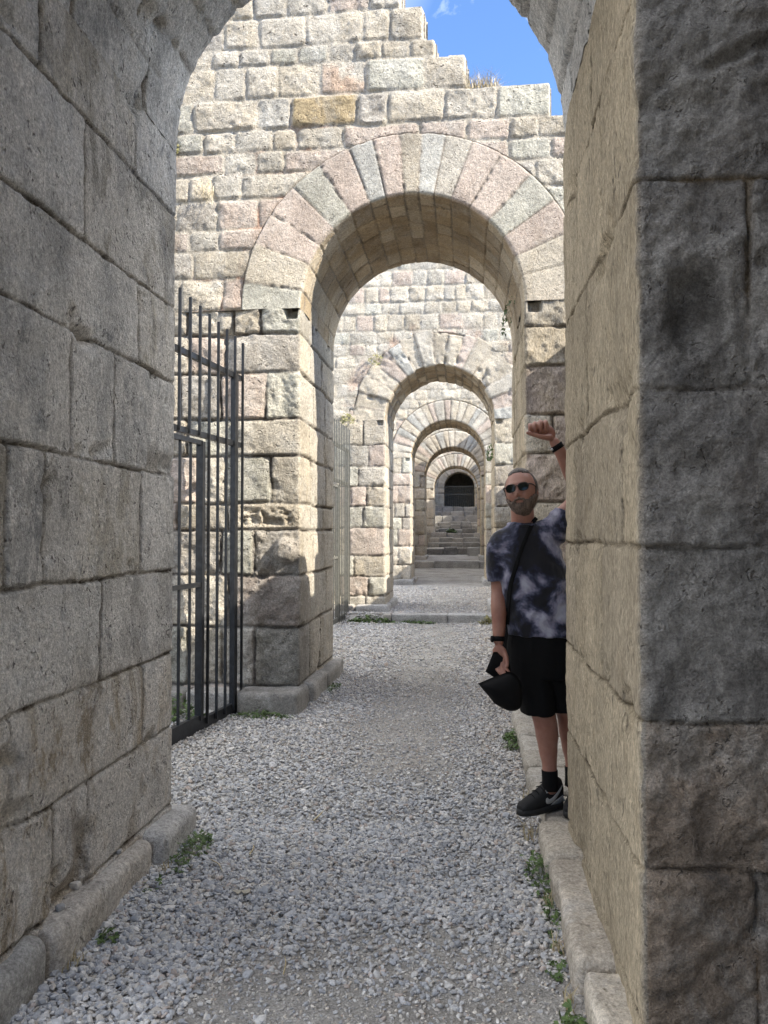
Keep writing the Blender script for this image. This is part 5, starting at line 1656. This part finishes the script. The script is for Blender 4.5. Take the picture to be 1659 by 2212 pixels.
weed('weed at the bottom edge of the picture by the right plinth', (0.33, 2.47, 0.0), 0.07, 48, 0.09, 0.024, 10, sq=(0.5, 1.0))
weed('green weed by the kerb behind the dangling hat', (0.33, 5.75, 0.0), 0.13, 110, 0.14, 0.026, 11, sq=(0.4, 1.6))
weed('weeds along the left end of the low step before the third arch', (-1.65, 13.3, 0.0), 0.45, 260, 0.14, 0.05, 12, sq=(1.0, 0.3))
weed('weeds along the middle of the low step', (-0.85, 13.3, 0.0), 0.35, 120, 0.08, 0.045, 13, sq=(1.0, 0.2))
weed('dry weeds at the right end of the low step', (0.42, 13.3, 0.0), 0.2, 120, 0.2, 0.05, 14, mat='moss')
weed('ivy sprig on the right haunch of the sunlit arch', (0.44, 7.7, 3.72), 0.16, 50, 0.06, 0.035, 15, nrm=(-1, -0.3, 0), sq=(0.8, 1.3))
weed('ivy hanging from the right side of the third arch', (0.47, 14.4, 3.05), 0.16, 50, 0.08, 0.05, 16, nrm=(-1, -0.3, 0))
weed('yellow green moss cushion on the ledge left of the sunlit arch', (-2.70, 6.72, 5.03), 0.13, 170, 0.10, 0.022, 17, nrm=(0, -1, 0.6), mat='moss', sq=(1.3, 0.5))
weed('yellow tuft on the left haunch of the third arch', (-2.15, 13.9, 3.62), 0.13, 90, 0.14, 0.028, 18, nrm=(0, -1, 0.6), mat='moss')
weed('greenish plant above the left voussoirs of the third arch', (-1.62, 13.88, 4.72), 0.13, 45, 0.08, 0.030, 19, nrm=(0, -1, 0.6), mat='moss')
weed('bushy weed growing on the middle of the steps', (-0.65, 36.4, 1.60), 0.25, 160, 0.2, 0.10, 20)
grass_tuft('dry grass standing on the stepped top of the sunlit wall', (0.16, 6.85, 5.50), 0.15, 420, 0.17, 31, sq=(1.0, 0.7))
grass_tuft('few dry blades on the wall top at the right edge of the sky', (0.92, 6.95, 5.21), 0.12, 60, 0.10, 32)
grass_tuft('dry stalks hanging in a joint of the sunlit wall left of its arch', (-2.32, 6.70, 4.72), 0.06, 28, 0.16, 33, nrm=(0, -0.6, -1))
grass_tuft('dry stalks on the kerb beneath the black shoe of the man', (0.36, 3.97, 0.02), 0.07, 40, 0.10, 34)
grass_tuft('dry grass in the gap between kerb and gravel beyond the shoe', (0.355, 4.55, 0.0), 0.05, 45, 0.07, 35, sq=(0.5, 2))

for k, (x, y, lb) in enumerate([(0.335, 2.95, 'wisp of dry grass between the small weed and the middle weed on the right'), (0.34, 3.30, 'wisp of dry grass between the middle and the large right weed'),
                               (0.335, 2.62, 'wisp of dry grass above the bottom edge weed on the right'), (-1.37, 3.42, 'wisp of dry grass beside the left plinth joint'),
                               (-1.40, 2.66, 'wisp of dry grass at the near left plinth stone')]):
    grass_tuft(lb, (x, y, 0.0), 0.03, 22, 0.075, 36 + k, sq=(0.7, 1.6))
# a dry leaf and twigs lying on the gravel
def at_px(x, y, z=0.0):
    d = camo.rotation_euler.to_matrix() @ Vector(((x - 829.5) / 1661, (1106 - y) / 1661, -1))
    k = (z - 1.55) / d.z
    return Vector((d.x * k, d.y * k, z))
def dry_leaf(label, x, y, s, rz, seed):
    c = Vector((x, y, gzf(x, y) + 0.022))
    rs = np.random.default_rng(seed)
    V, n = [tuple(c + Vector((0, 0, 0.006)))], 14
    for i in range(n):
        a = 2 * math.pi * i / n
        q = s * (1 + 0.25 * math.cos(2 * a)) * rs.uniform(0.75, 1.1)
        V.append((c.x + math.cos(a + rz) * q, c.y + math.sin(a + rz) * q * 0.7, c.z + rs.uniform(-0.006, 0.010)))
    m_ = len(V)
    V += [(x_, y_, z_ - 0.0015) for x_, y_, z_ in V]
    F = [(0, 1 + i, 1 + (i + 1) % n) for i in range(n)] + [(m_, m_ + 1 + (i + 1) % n, m_ + 1 + i) for i in range(n)]
    F += [(1 + i, m_ + 1 + i, m_ + 1 + (i + 1) % n, 1 + (i + 1) % n) for i in range(n)]
    return tag(mesh_obj('dry_leaf', V, F, M['drylf'], None, smooth=False), label, 'leaf')
M['drylf'] = flat_mat('dried_leaf', (0.46, 0.42, 0.34), rough=0.8, scale=60)
p = at_px(523, 1940); dry_leaf('single pale dry leaf lying on the foreground gravel', p.x, p.y, 0.036, 0.3, 3)
def twig(label, a, b, r, bend, seed):
    A, B = at_px(*a, 0.03), at_px(*b, 0.03)
    bm = bmesh.new()
    mid = (A + B) / 2 + Vector((bend, 0, 0.006))
    tube(bm, [(*A, r), (*mid, r * 0.9), (*B, r * 0.5)], n=6, sub=4)
    o = finish('twig', bm, M['straw'], None)
    return tag(o, label, 'twig', 'straw twigs on the gravel')
twig('pale twig lying on the mid gravel, centre left of the path', (678, 1772), (697, 1752), 0.005, 0.01, 1)
twig('thin brown twig on the gravel near the left weed', (539, 1845), (547, 1825), 0.004, 0.01, 2)
twig('yellow straw lying on the bare earth in the foreground', (612, 2104), (615, 2066), 0.003, 0.006, 3)
twig('thin grey twig among the pebbles left of the path middle', (456, 1857), (480, 1882), 0.003, 0.01, 4)
# small stones lying on the left plinth
for i, (x, y, z, s, lb) in enumerate([(162, 1912, 0.17, 0.020, 'white pebble lying on the left plinth by the wall'), (130, 1960, 0.17, 0.016, 'grey pebble lying on the left plinth'),
                                     (257, 1840, 0.17, 0.012, 'dark chip lying on the left plinth')]):
    c = at_px(x, y, z)
    V, F, C = rough_block((s, s * 0.8, s * 0.7), tuple(c), rz=i, r=s * 0.45, res=0.008, amp=0.002, freq=30, seed=600 + i, colr=(0.6, 0.58, 0.55) if i == 0 else (0.3, 0.3, 0.3))
    tag(mesh_obj('pebble', V, F, M['pebble'], None, C), lb, 'pebble', 'loose stones lying on the left plinth')
